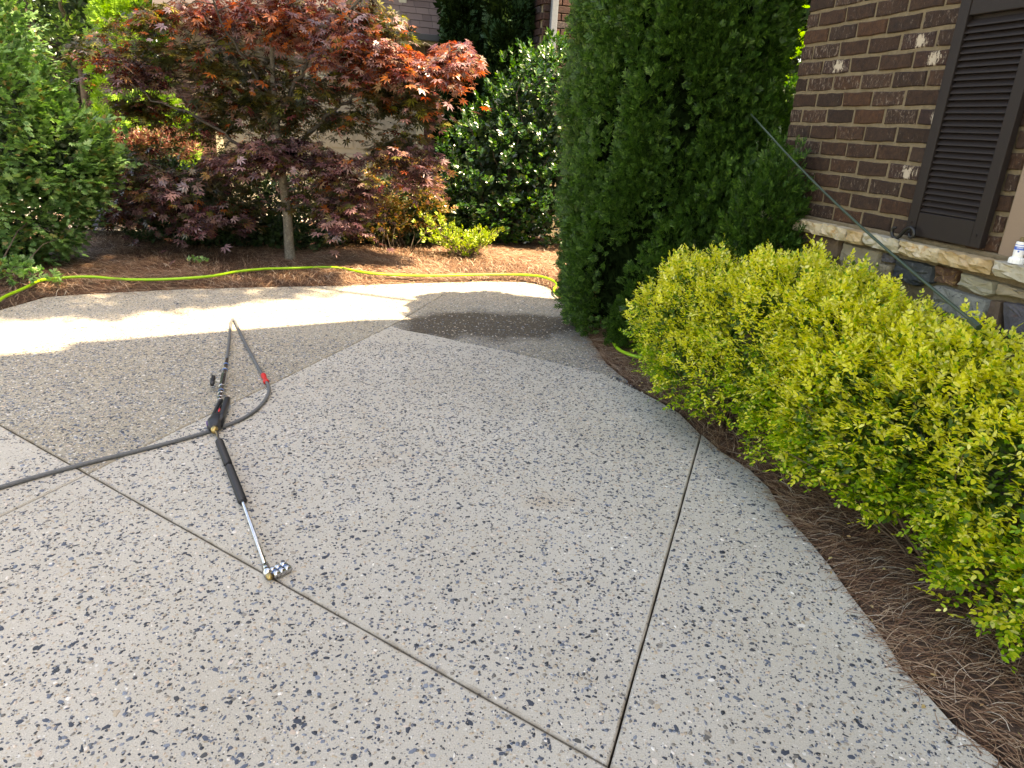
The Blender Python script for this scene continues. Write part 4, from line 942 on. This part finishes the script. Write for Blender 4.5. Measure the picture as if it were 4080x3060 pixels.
# tiers: (px, py, rx, ry, dY, rY, clumps, leaves, colour)   colour: r red, p purple, g bronze
tiers = [(560, 30, 150, 42, 0.0, 0.6, 26, 55, 'r'), (700, 90, 130, 42, -0.2, 0.5, 24, 60, 'r'), (820, 120, 110, 34, -0.25, 0.45, 20, 60, 'r'), (930, 145, 75, 32, -0.2, 0.35, 14, 60, 'r'), (985, 105, 36, 34, -0.1, 0.2, 9, 45, 'r'), (640, 20, 140, 30, 0.1, 0.6, 16, 50, 'r'), (830, 55, 60, 30, 0.0, 0.4, 8, 50, 'g'),
         (760, 10, 90, 30, 0.2, 0.5, 12, 45, 'g'), (450, 20, 80, 26, 0.1, 0.5, 10, 50, 'r'),
         (430, 120, 130, 60, 0.1, 0.6, 24, 45, 'g'), (560, 150, 120, 60, 0.2, 0.6, 26, 45, 'g'), (700, 170, 120, 40, 0.1, 0.6, 22, 48, 'g'), (830, 205, 95, 45, 0.1, 0.5, 20, 50, 'g'), (910, 220, 45, 35, 0, 0.3, 7, 45, 'g'),
         (300, 160, 80, 50, 0.1, 0.5, 14, 50, 'p'), (330, 240, 90, 40, 0.2, 0.5, 14, 50, 'g'), (440, 250, 90, 40, 0.2, 0.5, 14, 40, 'g'), (560, 260, 70, 40, 0.3, 0.4, 9, 35, 'g'), (255, 120, 40, 30, 0, 0.3, 5, 45, 'r'),
         (540, 335, 75, 26, -0.35, 0.3, 15, 60, 'p'), (640, 330, 75, 24, -0.3, 0.3, 15, 60, 'p'), (590, 308, 80, 14, -0.3, 0.3, 8, 50, 'p'), (475, 355, 30, 25, -0.3, 0.2, 4, 45, 'p'), (720, 355, 50, 25, -0.2, 0.3, 8, 55, 'p'),
         (860, 330, 70, 28, 0.0, 0.35, 12, 55, 'p'), (900, 370, 60, 28, 0.0, 0.3, 11, 55, 'p'), (850, 300, 60, 20, 0.1, 0.3, 8, 50, 'g'), (780, 410, 60, 35, -0.1, 0.3, 9, 50, 'p'), (770, 465, 80, 22, -0.15, 0.3, 13, 55, 'p'), (730, 440, 50, 22, -0.1, 0.3, 6, 50, 'p'),
         (350, 400, 110, 50, -0.1, 0.5, 24, 50, 'p'), (420, 460, 100, 40, -0.1, 0.4, 18, 50, 'p'), (300, 350, 90, 40, 0.2, 0.5, 14, 50, 'g'), (460, 400, 90, 45, 0.1, 0.4, 14, 40, 'g'), (270, 440, 50, 30, 0, 0.4, 6, 45, 'p'), (520, 440, 60, 40, 0.2, 0.3, 8, 40, 'g'), (690, 410, 60, 35, 0.2, 0.3, 8, 40, 'g'),
         (640, 235, 80, 35, 0.0, 0.4, 14, 45, 'g'), (760, 250, 70, 35, 0.0, 0.4, 10, 45, 'g'), (500, 215, 70, 45, 0.1, 0.4, 12, 45, 'g'), (215, 60, 50, 60, 0.2, 0.5, 6, 40, 'g'), (330, 60, 70, 50, 0.1, 0.5, 16, 45, 'g'), (560, -80, 260, 70, 0.3, 0.9, 34, 45, 'r'), (430, -150, 220, 80, 0.3, 0.9, 20, 45, 'r')]
acc = {'r': [], 'p': [], 'g': []}; twigs = []
for (x, y, rx, ry, dY, rY, nc, nl, kk) in tiers:
    for _ in range(nc):
        u = rng.normal(0, 0.5, 3); u = np.clip(u, -1, 1); c_ = at(x + u[0] * rx, y + u[1] * ry, Yt + dY + u[2] * rY)
        i = np.argmin(((LPa - c_) ** 2).sum(1)); h_ = LPa[i]; tw = twigline(h_, c_, 0.08, 5, 0.04); twigs.append((tw, np.linspace(0.006, 0.0015, 5)))
        m = int(nl * rng.uniform(0.5, 0.85)); r_ = rng.uniform(0.13, 0.24)
        q = rng.normal(0, 0.55, (m, 3)) * np.array([r_, r_, r_ * 0.28]); q[:, 2] -= 0.5 * (q[:, 0] ** 2 + q[:, 1] ** 2) / r_
        P = c_ + q; d = norm(np.stack([q[:, 0], q[:, 1], 0 * q[:, 0]], 1)) + norm(np.array([c_[0] - h_[0], c_[1] - h_[1], 0.0])) * 0.5 + rng.normal(0, 0.45, (m, 3)) * [1, 1, 0.4] - UP * 0.30
        nn = UP * 0.85 + norm(q) * [0.45, 0.45, 0.0] + rng.normal(0, 0.36, (m, 3)); S = 0.094 * rng.uniform(0.55, 1.15, m)
        sel_ = rng.random(m) < 0.82
        acc[kk].append((P[sel_], frames(d, nn)[sel_], S[sel_])); other = {'r': 'p', 'p': 'r' if rng.random() < 0.3 else 'g', 'g': 'r'}[kk]
        acc[other].append((P[~sel_], frames(d, nn)[~sel_], S[~sel_]))
for kk, mt, npart in (('r', mred, 140), ('p', mpur, 110), ('g', mgrn, 50)):
    foliage('foliage', jmaple, np.vstack([a[0] for a in acc[kk]]), np.vstack([a[1] for a in acc[kk]]), np.concatenate([a[2] for a in acc[kk]]), mt, mpl, npart, 14)
tubes('twigs', twigs, dbark, mpl, 4, kind='stuff')

# ---- generic leafy bush / hedge
def bush(name, base, lobes, n, leaf, ls, mat, label, cat, group=None, npart=0, cell=16, inner=None, stems=16, upw=0.5, npair=3, L=0.10, stemr=0.012, jit=0.3, imat=None, zmin=0.08):
    rt = root(name, base, label, cat, group); C, D = lobes_surface(lobes, n, 0.12); k = C[:, 2] > zmin; C, D = C[k], D[k]; m = len(C)
    D2 = D * 0.7 + UP * upw + rng.normal(0, 0.35, (m, 3)); Ln = rng.uniform(0.6, 1.3, m) * L
    P, R, S = shoot_leaves(C - norm(D2) * Ln[:, None] * 0.5, D2, Ln, npair, ls, jit); foliage('foliage', leaf, P, R, S, mat, rt, npart, cell)
    if inner:
        j = rng.integers(0, m, inner); li = rng.integers(0, len(lobes), inner); la = np.array(lobes); cen = la[li, :3]; u = unit(inner) * rng.uniform(0.2, 0.9, inner)[:, None] ** 0.5
        Pi = cen + u * la[li, 3:] * 0.88; kz = Pi[:, 2] > zmin; foliage('inner_foliage', diamond, Pi[kz], frames(unit(inner), unit(inner))[kz], ls * 1.6 * rng.uniform(0.8, 1.2, inner)[kz], imat or mat, rt)
    base = np.array(base, float)
    tubes('stems', [(twigline(base + rng.normal(0, 0.12, 3) * [1, 1, 0], C[rng.integers(0, m)], 0.02, 6, 0.04), np.linspace(stemr, stemr * 0.3, 6)) for _ in range(stems)], bark, rt, 5); return rt
def LB_(px0, py0, px1, py1, Y, ry):
    a, b_ = at(px0, py0, Y), at(px1, py1, Y); c_ = (a + b_) / 2; return (c_[0], Y, c_[2], abs(b_[0] - a[0]) / 2, ry, abs(a[2] - b_[2]) / 2)
gml = leafmat('green_maple_leaf', [(0.0, (0.06, 0.15, 0.045)), (0.5, (0.15, 0.29, 0.10)), (0.9, (0.25, 0.40, 0.16)), (1.0, (0.28, 0.16, 0.06))], 0.38, 0.38, (1.2, 1.5, 0.5), 0.5)
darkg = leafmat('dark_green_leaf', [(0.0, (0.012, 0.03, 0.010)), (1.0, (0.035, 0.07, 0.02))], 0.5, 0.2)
bush('green_maple_tree', gr(-90, 640), [LB_(-160, 60, 130, 470, 6.5, 0.7), LB_(-60, 200, 245, 470, 6.8, 0.6), LB_(-120, 330, 190, 560, 6.7, 0.55), LB_(-200, -60, 60, 240, 6.9, 0.7), LB_(60, 240, 235, 420, 6.9, 0.5), LB_(-140, 440, 90, 620, 6.5, 0.3)], 5200, gmaple, 0.045, gml, 'bushy green maple at the left edge with sunlit lobed leaves', 'tree', npart=300, cell=16, inner=5500, imat=darkg, L=0.14, stems=5, stemr=0.008, upw=0.35)
hd = leafmat('hedge_leaf', [(0.0, (0.012, 0.035, 0.014)), (0.7, (0.028, 0.06, 0.022)), (1.0, (0.06, 0.11, 0.03))], 0.4, 0.2)
bush('dark_hedge', (-4.6, 9.0, 0), [LB_(90, 320, 330, 450, 8.6, 0.35), LB_(230, 345, 480, 490, 8.5, 0.35), LB_(280, 430, 520, 560, 8.2, 0.3), LB_(60, 535, 300, 575, 7.7, 0.15), LB_(180, 430, 300, 490, 8.6, 0.25)], 2600, diamond, 0.05, hd, 'dark green hedge with see-through gaps above the left pine straw', 'hedge', inner=1600, imat=darkg, stems=22, zmin=0.06)
bush('dark_hedge', (-2.9, 9.1, 0), [LB_(400, 340, 620, 540, 8.7, 0.4), LB_(560, 370, 760, 550, 8.7, 0.4), LB_(380, 440, 560, 565, 8.3, 0.3), LB_(520, 460, 720, 560, 8.35, 0.25)], 2000, diamond, 0.05, hd, 'dark green hedge shrub directly behind the slim maple trunk', 'hedge', inner=2600, imat=darkg, stems=18)
bush('dark_hedge', (-1.5, 9.9, 0), [LB_(700, 400, 960, 548, 9.2, 0.35), LB_(860, 420, 1010, 550, 9.4, 0.3)], 1500, diamond, 0.05, hd, 'dark green hedge shrub behind the lime green bush', 'hedge', inner=3800, imat=darkg, stems=16)
redm = leafmat('nandina_red', [(0.0, (0.12, 0.03, 0.025)), (0.4, (0.22, 0.075, 0.055)), (0.7, (0.30, 0.14, 0.11)), (0.8, (0.17, 0.20, 0.06)), (1.0, (0.34, 0.22, 0.17))], 0.35, 0.25, (1.1, 0.9, 0.6))
bush('red_tipped_shrub', (-4.9, 9.5, 0), [LB_(205, 285, 330, 350, 9.4, 0.3), LB_(290, 280, 420, 345, 9.5, 0.3)], 1000, diamond, 0.045, redm, 'low shrub with sunlit coppery red leaves beyond the maple', 'shrub', npart=100, cell=12, inner=800, imat=darkg)
nan = leafmat('nandina_leaf', [(0.0, (0.05, 0.09, 0.02)), (0.4, (0.16, 0.17, 0.04)), (0.7, (0.34, 0.16, 0.06)), (0.9, (0.42, 0.22, 0.11)), (1.0, (0.25, 0.30, 0.10))], 0.3, 0.35, (1.4, 1.1, 0.4), 0.7)
bush('nandina_shrub', gr(850, 545), [LB_(790, 330, 940, 450, 8.9, 0.3), LB_(700, 420, 880, 520, 8.8, 0.28), LB_(840, 400, 960, 500, 9.0, 0.25)], 1500, diamond, 0.036, nan, 'twiggy nandina shrub with copper and green leaves right of the maple trunk', 'shrub', npart=150, cell=10, inner=700, imat=darkg, stems=26, stemr=0.006)
lime = leafmat('lime_conifer_spray', [(0.0, (0.10, 0.22, 0.02)), (1.0, (0.26, 0.42, 0.05))], 0.5, 0.4, (1.2, 1.3, 0.4))
p1 = at(350, 340, 10.6); arbor((p1[0], 10.6, 0), 1.55, 0.60, 'bright lime green conifer lit by the sun behind the maple', 60, 40, 0.12, lime, 'lime_conifer', 'conifer', (0.13, 0.2), inner=False)
p1 = at(300, 100, 11.5); arbor((p1[0], 11.5, 0), 4.2, 0.75, 'tall bright green conifer at the upper left beyond the red maple', 110, 40, 0.15, lime, 'lime_conifer', 'conifer', (0.14, 0.28), inner=False)
far = leafmat('far_tree_leaf', [(0.0, (0.05, 0.12, 0.03)), (0.6, (0.12, 0.22, 0.06)), (1.0, (0.22, 0.32, 0.10))], 0.5, 0.4, (1.2, 1.3, 0.5))
bush('shade_tree', (-8.6, 14.5, 0), [(-9.4, 14.5, 2.6, 1.6, 1.2, 1.5), (-7.9, 14.3, 3.5, 1.3, 1.1, 1.3), (-9.2, 14.8, 4.6, 1.7, 1.3, 1.2), (-7.6, 14.6, 1.5, 1.0, 0.9, 1.0)], 2400, diamond, 0.12, far, 'large light green tree filling the upper left corner', 'tree', npart=0, inner=2500, imat=darkg, stems=24, stemr=0.08, L=0.3, npair=4)
bush('shade_tree', (-11.5, 18, 0), [(-12, 18, 3.2, 3.0, 1.8, 2.8), (-8.0, 18.5, 3.0, 3.0, 1.8, 2.6), (-4.6, 19.5, 3.2, 2.5, 1.8, 3.0)], 2600, diamond, 0.18, hd, 'dense dark tree far behind the light green tree', 'tree', inner=6000, imat=darkg, stems=20, stemr=0.12, L=0.4, npair=4)
# tree right, seen between the arborvitae and the house corner
bright = leafmat('bright_leaf', [(0.0, (0.10, 0.22, 0.02)), (0.6, (0.22, 0.40, 0.03)), (1.0, (0.36, 0.52, 0.08))], 0.4, 0.45, (1.2, 1.3, 0.4))
bush('broadleaf_tree', (3.2, 9.2, 0), [(2.9, 9.0, 2.7, 0.75, 0.6, 0.9), (3.1, 9.2, 3.6, 0.9, 0.7, 0.8)], 1300, laurel_leaf, 0.10, bright, 'bright yellow green tree glimpsed between evergreen and brick corner', 'tree', npart=40, cell=14, inner=1500, imat=darkg, L=0.16, stemr=0.04)
bush('dark_shrub', (2.2, 6.6, 0), [(2.15, 6.5, 0.9, 0.6, 0.5, 0.9), (2.3, 6.9, 1.5, 0.5, 0.4, 0.6)], 900, laurel_leaf, 0.07, laurm, 'dark shrub in the shade between the arborvitae and the house', 'shrub', inner=2500, imat=darkg)
# tall tree beyond the house; its shade dapples the left of the drive
ts = np.array([3.95, 3.85, 12.0])
bush('tall_tree', (6.6, 6.6, 0), [(gx_ + 5.42, gy_ - 2.19, 12.0 + dz_, r_, r_, 0.6) for gx_, gy_, r_, dz_ in ((-3.8, 5.95, 0.85, 0), (-2.65, 6.60, 0.80, 0.2), (-4.6, 6.9, 0.9, 0.1), (-3.4, 7.4, 0.7, 0), (-5.0, 5.5, 0.7, 0), (-4.2, 5.45, 0.40, 0), (-3.0, 6.1, 0.45, 0))], 1900, diamond, 0.125, far, 'tall tree standing behind the brick house corner', 'tree', inner=300, imat=far, stems=1, stemr=0.08, L=0.25, npair=3)
# ground sprouts by the hose, left
bush('ground_sprout', gr(70, 628), [(*gr(70, 626)[:2], 0.09, 0.24, 0.12, 0.09), (*gr(30, 622)[:2], 0.12, 0.22, 0.12, 0.12)], 190, oval, 0.045, gml, 'small leafy sprout beside the end of the lime hose', 'plant', stems=4, stemr=0.003, L=0.04, zmin=0.03)
bush('ground_sprout', gr(430, 585), [(*gr(430, 582)[:2], 0.06, 0.12, 0.06, 0.05)], 25, oval, 0.035, gml, 'tiny green sprout in the shaded pine straw left of the maple', 'plant', stems=4, stemr=0.003, L=0.04, zmin=0.03)

# fallen leaves on the straw edge
flm = leafmat('fallen_leaf', [(0, (0.45, 0.40, 0.12)), (0.6, (0.50, 0.36, 0.16)), (1, (0.35, 0.18, 0.08))], 0.5, 0.2)
n = 240; x = rng.uniform(0.6, 1.7, n); y = rng.uniform(1.2, 5.2, n); h_, d_ = hbed(x, y); k = (d_ > -0.05) & (d_ < 0.16); x, y, h_ = x[k], y[k], np.maximum(h_[k], 0)
P = np.stack([x, y, h_ + 0.02 * (d_[k] > 0.03) + 0.004], 1); n = len(x)
o = scatter('fallen_leaves', oval, P, frames(unit(n) * [1, 1, 0.2], UP + rng.normal(0, 0.4, (n, 3))), rng.uniform(0.012, 0.022, n), flm, None); tag(o, 'small yellow fallen leaves scattered along the straw edge', 'fallen leaves', kind='stuff')

# ================================================================== HOSES AND PRESSURE WASHER
def gz(px, py, z): return gr(px, py, z)
# lime garden hose
hm, nt, b = newmat('lime_hose_rubber'); P = wpos(nt)
nt.links.new(ramp(nt, noise(nt, 40, 3, vec=P), [(0.3, (0.20, 0.42, 0.015)), (0.7, (0.27, 0.50, 0.02))]), b.inputs['Base Color']); b.inputs['Roughness'].default_value = 0.45
hose = root('garden_hose', gr(737, 578), 'lime green garden hose lying across the back pine straw bed', 'garden hose')
hpts = [(-60, 690), (-10, 655), (12, 640), (40, 628), (62, 618), (90, 605), (150, 599), (200, 598), (260, 603), (330, 604), (400, 601), (460, 596), (510, 587), (570, 581), (640, 579), (700, 577), (740, 580), (790, 589), (860, 594), (950, 595), (1040, 593), (1110, 593), (1160, 596), (1190, 604), (1203, 614), (1197, 624), (1200, 634), (1220, 642), (1260, 650), (1300, 672), (1318, 715), (1330, 748), (1355, 764), (1390, 773), (1440, 780)]
pp = []
for a, b_ in hpts:
    g0 = gr(a, b_); hh = max(0.0, float(hbed(np.array([g0[0]]), np.array([g0[1]]))[0][0])) + 0.028; pp.append(gr(a, b_, hh))
pp = spline(pp, 7)
tubes('hose_tube', [(pp, 0.0125)], hm, hose, 12)
# grey pressure hose
gh, nt, b = newmat('grey_hose_rubber'); P = wpos(nt)
nt.links.new(ramp(nt, noise(nt, 90, 3, vec=P), [(0.3, (0.085, 0.09, 0.095)), (0.7, (0.13, 0.135, 0.14))]), b.inputs['Base Color']); b.inputs['Roughness'].default_value = 0.5
bump(nt, b, noise(nt, 900, 2, vec=P), 0.0006)
ph = root('pressure_hose', gr(480, 925), 'grey pressure washer hose looping back under the spray gun', 'pressure hose')
zh = 0.0105
seq = [(490, 775, 0.035), (494, 745, 0.02), (497, 715, zh), (499, 698, zh), (502, 690, zh), (507, 694, zh), (514, 708, zh), (527, 735, zh), (545, 770, zh), (560, 797, zh), (573, 820, zh), (581, 838, zh), (578, 855, zh), (562, 877, zh), (535, 898, zh), (500, 915, zh), (455, 931, zh), (400, 947, zh), (320, 968, zh), (230, 990, zh), (140, 1013, zh), (60, 1035, zh), (0, 1053, zh), (-60, 1072, zh), (-200, 1120, zh)]
hp_ = spline([gr(a, b_, z_) for a, b_, z_ in seq], 8)
tubes('hose_tube', [(hp_, 0.0098)], gh, ph, 12)
red = plain('red_sleeve', (0.62, 0.02, 0.02), 0.4, nz=0.08)
rs = np.array([gr(568, 808, 0.012), gr(572, 818, 0.012), gr(577, 829, 0.012)]); d_ = norm(rs[2] - rs[0]); L_ = 0.135; m_ = rs[1]
tt = np.linspace(-0.5, 0.5, 7)[:, None]
tubes('strain_sleeve', [(m_ + d_ * L_ * tt, [0.0165, 0.017, 0.0135, 0.0128, 0.0135, 0.017, 0.0165])], red, ph, 14)
# pressure washer gun and lance
chrome = plain('zinc_steel', (0.55, 0.56, 0.58), 0.25, metal=1.0, nz=0.1); brass = plain('brass_fitting', (0.45, 0.32, 0.13), 0.35, metal=1.0)
blk = plain('black_grip_plastic', (0.013, 0.013, 0.016), 0.42, nz=0.2, nscale=200); blue = plain('blue_seal_ring', (0.04, 0.12, 0.30), 0.4)
gun = root('pressure_washer_gun', gr(470, 925), 'black pressure washer spray gun with ribbed lance grips resting on the driveway', 'spray gun')
def seg(name, pts, R, m, parent=gun, sides=12, smooth=True): return tubes(name, [(np.array(pts, float), R)], m, parent, sides, smooth)
Z = 0.03
nozA = gr(577, 1232, 0.018); l0 = gr(525, 1085, 0.022); l1 = gr(497, 1000, 0.026); l1b = gr(495, 994, 0.026); l2 = gr(473, 952, 0.030); gtip = gr(467, 932, 0.034); l1 = l2 + (l0 - l2) * 0.43; l1b = l2 + (l0 - l2) * 0.455
seg('lance_tube', [gtip, l2, l0, nozA], [0.0075, 0.0075, 0.0075, 0.0075], chrome)
def ribbed(a, b_, r0, m, name):
    n = 74; t = np.linspace(0, 1, n)[:, None]; P = a + (b_ - a) * t; R = np.array([r0 + (0.0016 if i % 2 else -0.0012) for i in range(n)]); R[:2] = r0 * 0.75; R[-2:] = r0 * 0.75
    return seg(name, P, R, m, sides=14, smooth=False)
ribbed(l2, l1, 0.0172, blk, 'ribbed_grip'); ribbed(l1b, l0, 0.0172, blk, 'ribbed_grip')
# lance end: coupler and row of quick-connect nozzles
dn = norm(nozA - l0); sd_ = norm(np.cross(dn, UP))
cpl = seg('coupler', [nozA - dn * 0.035, nozA - dn * 0.03, nozA - dn * 0.005, nozA, nozA + dn * 0.002, nozA + dn * 0.03], [0.008, 0.014, 0.0145, 0.0145, 0.017, 0.017], chrome)
seg('nozzle_tip', [nozA + dn * 0.03, nozA + dn * 0.035, nozA + dn * 0.052, nozA + dn * 0.056], [0.011, 0.012, 0.009, 0.005], brass)
row_dir = norm(gr(620, 1226, 0.02) - gr(590, 1240, 0.02))
st0 = gr(594, 1236, 0.02)
rack = seg('nozzle_bar', [nozA + row_dir * 0.012, gr(616, 1228, 0.016)], 0.0055, chrome)
for i in range(3):
    c0 = gr(594 + i * 11.5, 1237 - i * 5.5, 0.018); a_ = np.array([row_dir[1], -row_dir[0], 0.0]); a_ = norm(a_ * np.sign(a_ @ dn))
    a_ = norm(a_ * 0.8 + row_dir * 0.0 + UP * 0.0)
    nz_ = seg('nozzle', [c0 - a_ * 0.026, c0 - a_ * 0.020, c0 - a_ * 0.006, c0 - a_ * 0.005, c0 + a_ * 0.008, c0 + a_ * 0.009, c0 + a_ * 0.022], [0.009, 0.0155, 0.0155, 0.011, 0.011, 0.0165, 0.013], chrome)
    seg('nozzle_ring', [c0 - a_ * 0.004, c0 + a_ * 0.004], 0.0125, blue)
# gun body: tapered grip with trigger slot between two bars
gb, gt = gr(466, 926, 0.034), gr(485, 862, 0.045)
dgr = norm(gt - gb); sg_ = norm(np.cross(dgr, UP)); Lg = np.linalg.norm(gt - gb)
def flatbar(name, P, Wd, Hd, m, parent=gun):
    n = len(P); V = []; Fs = []; K = 10
    T_ = norm(np.gradient(np.array(P), axis=0))
    for i in range(n):
        s_ = norm(np.cross(T_[i], UP)); u_ = np.cross(s_, T_[i])
        for j in range(K):
            t = 2 * math.pi * j / K; cx, cy = math.cos(t), math.sin(t); cx = math.copysign(abs(cx) ** 0.6, cx); cy = math.copysign(abs(cy) ** 0.6, cy); V.append(P[i] + s_ * cx * Wd[i] + u_ * cy * Hd[i])
    for i in range(n - 1):
        for j in range(K): k = (j + 1) % K; Fs.append((i * K + j, i * K + k, (i + 1) * K + k, (i + 1) * K + j))
    Fs += [tuple(range(K - 1, -1, -1)), tuple((n - 1) * K + j for j in range(K))]
    return pyd(name, V, Fs, m, parent, smooth=True)
def gpt(t, s, z=0.0): return gb + dgr * Lg * t + sg_ * s + UP * z
# sg_ points right of the grip direction
flatbar('gun_body', [gpt(-0.03, -0.006), gpt(0.02, -0.010), gpt(0.10, -0.014), gpt(0.2, -0.014), gpt(0.34, -0.008), gpt(0.42, -0.006)], [0.012, 0.024, 0.034, 0.036, 0.030, 0.020], [0.012, 0.022, 0.028, 0.028, 0.024, 0.018], blk)
flatbar('grip', [gpt(0.15, 0.012), gpt(0.35, 0.014), gpt(0.6, 0.015), gpt(0.85, 0.016), gpt(0.98, 0.016), gpt(1.03, 0.015)], [0.016, 0.0155, 0.0155, 0.017, 0.016, 0.009], [0.024, 0.022, 0.020, 0.020, 0.018, 0.010], blk)
flatbar('trigger_guard', [gpt(0.15, -0.030), gpt(0.4, -0.030), gpt(0.65, -0.026), gpt(0.85, -0.020), gpt(0.95, -0.012)], [0.012, 0.010, 0.009, 0.009, 0.008], [0.018, 0.014, 0.012, 0.012, 0.010], blk)
flatbar('trigger', [gpt(0.3, -0.012, 0.004), gpt(0.5, -0.013, 0.004), gpt(0.75, -0.006, 0.004)], [0.006, 0.006, 0.004], [0.010, 0.009, 0.006], blk)
flatbar('trigger_lock', [gpt(0.46, -0.004, 0.016), gpt(0.56, -0.004, 0.016)], [0.004, 0.004], [0.004, 0.004], red)
flatbar('purple_badge', [gpt(0.05, -0.040, 0.012), gpt(0.12, -0.043, 0.013), gpt(0.2, -0.041, 0.012)], [0.004, 0.008, 0.004], [0.006, 0.010, 0.006], plain('purple_plastic', (0.09, 0.05, 0.16), 0.4))
seg('lance_socket', [gpt(-0.09, -0.004), gpt(-0.03, -0.005), gpt(0.0, -0.006)], [0.012, 0.017, 0.018], brass)
# inlet fittings
f0 = gr(474, 866, 0.04); f1 = gr(490, 778, 0.035); df = norm(f1 - f0); Lf = np.linalg.norm(f1 - f0)
steps = [(0.0, 0.06, 0.016, chrome, 'swivel_nut'), (0.07, 0.14, 0.0145, chrome, 'swivel_nut'), (0.15, 0.20, 0.0165, chrome, 'swivel_nut'), (0.205, 0.215, 0.0172, blue, 'seal_ring'), (0.22, 0.30, 0.015, chrome, 'coupler_sleeve'), (0.31, 0.60, 0.0195, chrome, 'valve_body'), (0.61, 0.70, 0.0155, chrome, 'coupler_sleeve'), (0.705, 0.72, 0.0172, blue, 'seal_ring'), (0.725, 0.84, 0.0165, chrome, 'coupler_sleeve'), (0.85, 0.87, 0.0172, blue, 'seal_ring'), (0.875, 1.02, 0.0135, chrome, 'crimp_sleeve')]
for a, b_, r_, m_, nm in steps:
    A_, B_ = f0 + df * Lf * a, f0 + df * Lf * b_; e_ = norm(B_ - A_) * min(0.003, (b_ - a) * Lf * 0.2)
    seg(nm, [A_, A_ + e_, B_ - e_, B_], [r_ * 0.86, r_, r_, r_ * 0.86], m_, sides=8 if 'body' in nm or 'nut' in nm else 14, smooth=False)
vc = f0 + df * Lf * 0.42; sl = -norm(np.cross(df, UP)); sl = norm(sl + UP * 0.25)
seg('valve_stem', [vc, vc + sl * 0.045], [0.012, 0.009], plain('cream_plastic', (0.5, 0.47, 0.4), 0.4))
hc = vc + sl * 0.055
flatbar('valve_handle', [hc - df * 0.062, hc - df * 0.045, hc - df * 0.02, hc, hc + df * 0.02, hc + df * 0.045, hc + df * 0.062], [0.011, 0.013, 0.010, 0.015, 0.010, 0.013, 0.011], [0.012, 0.014, 0.012, 0.016, 0.012, 0.014, 0.012], blk)
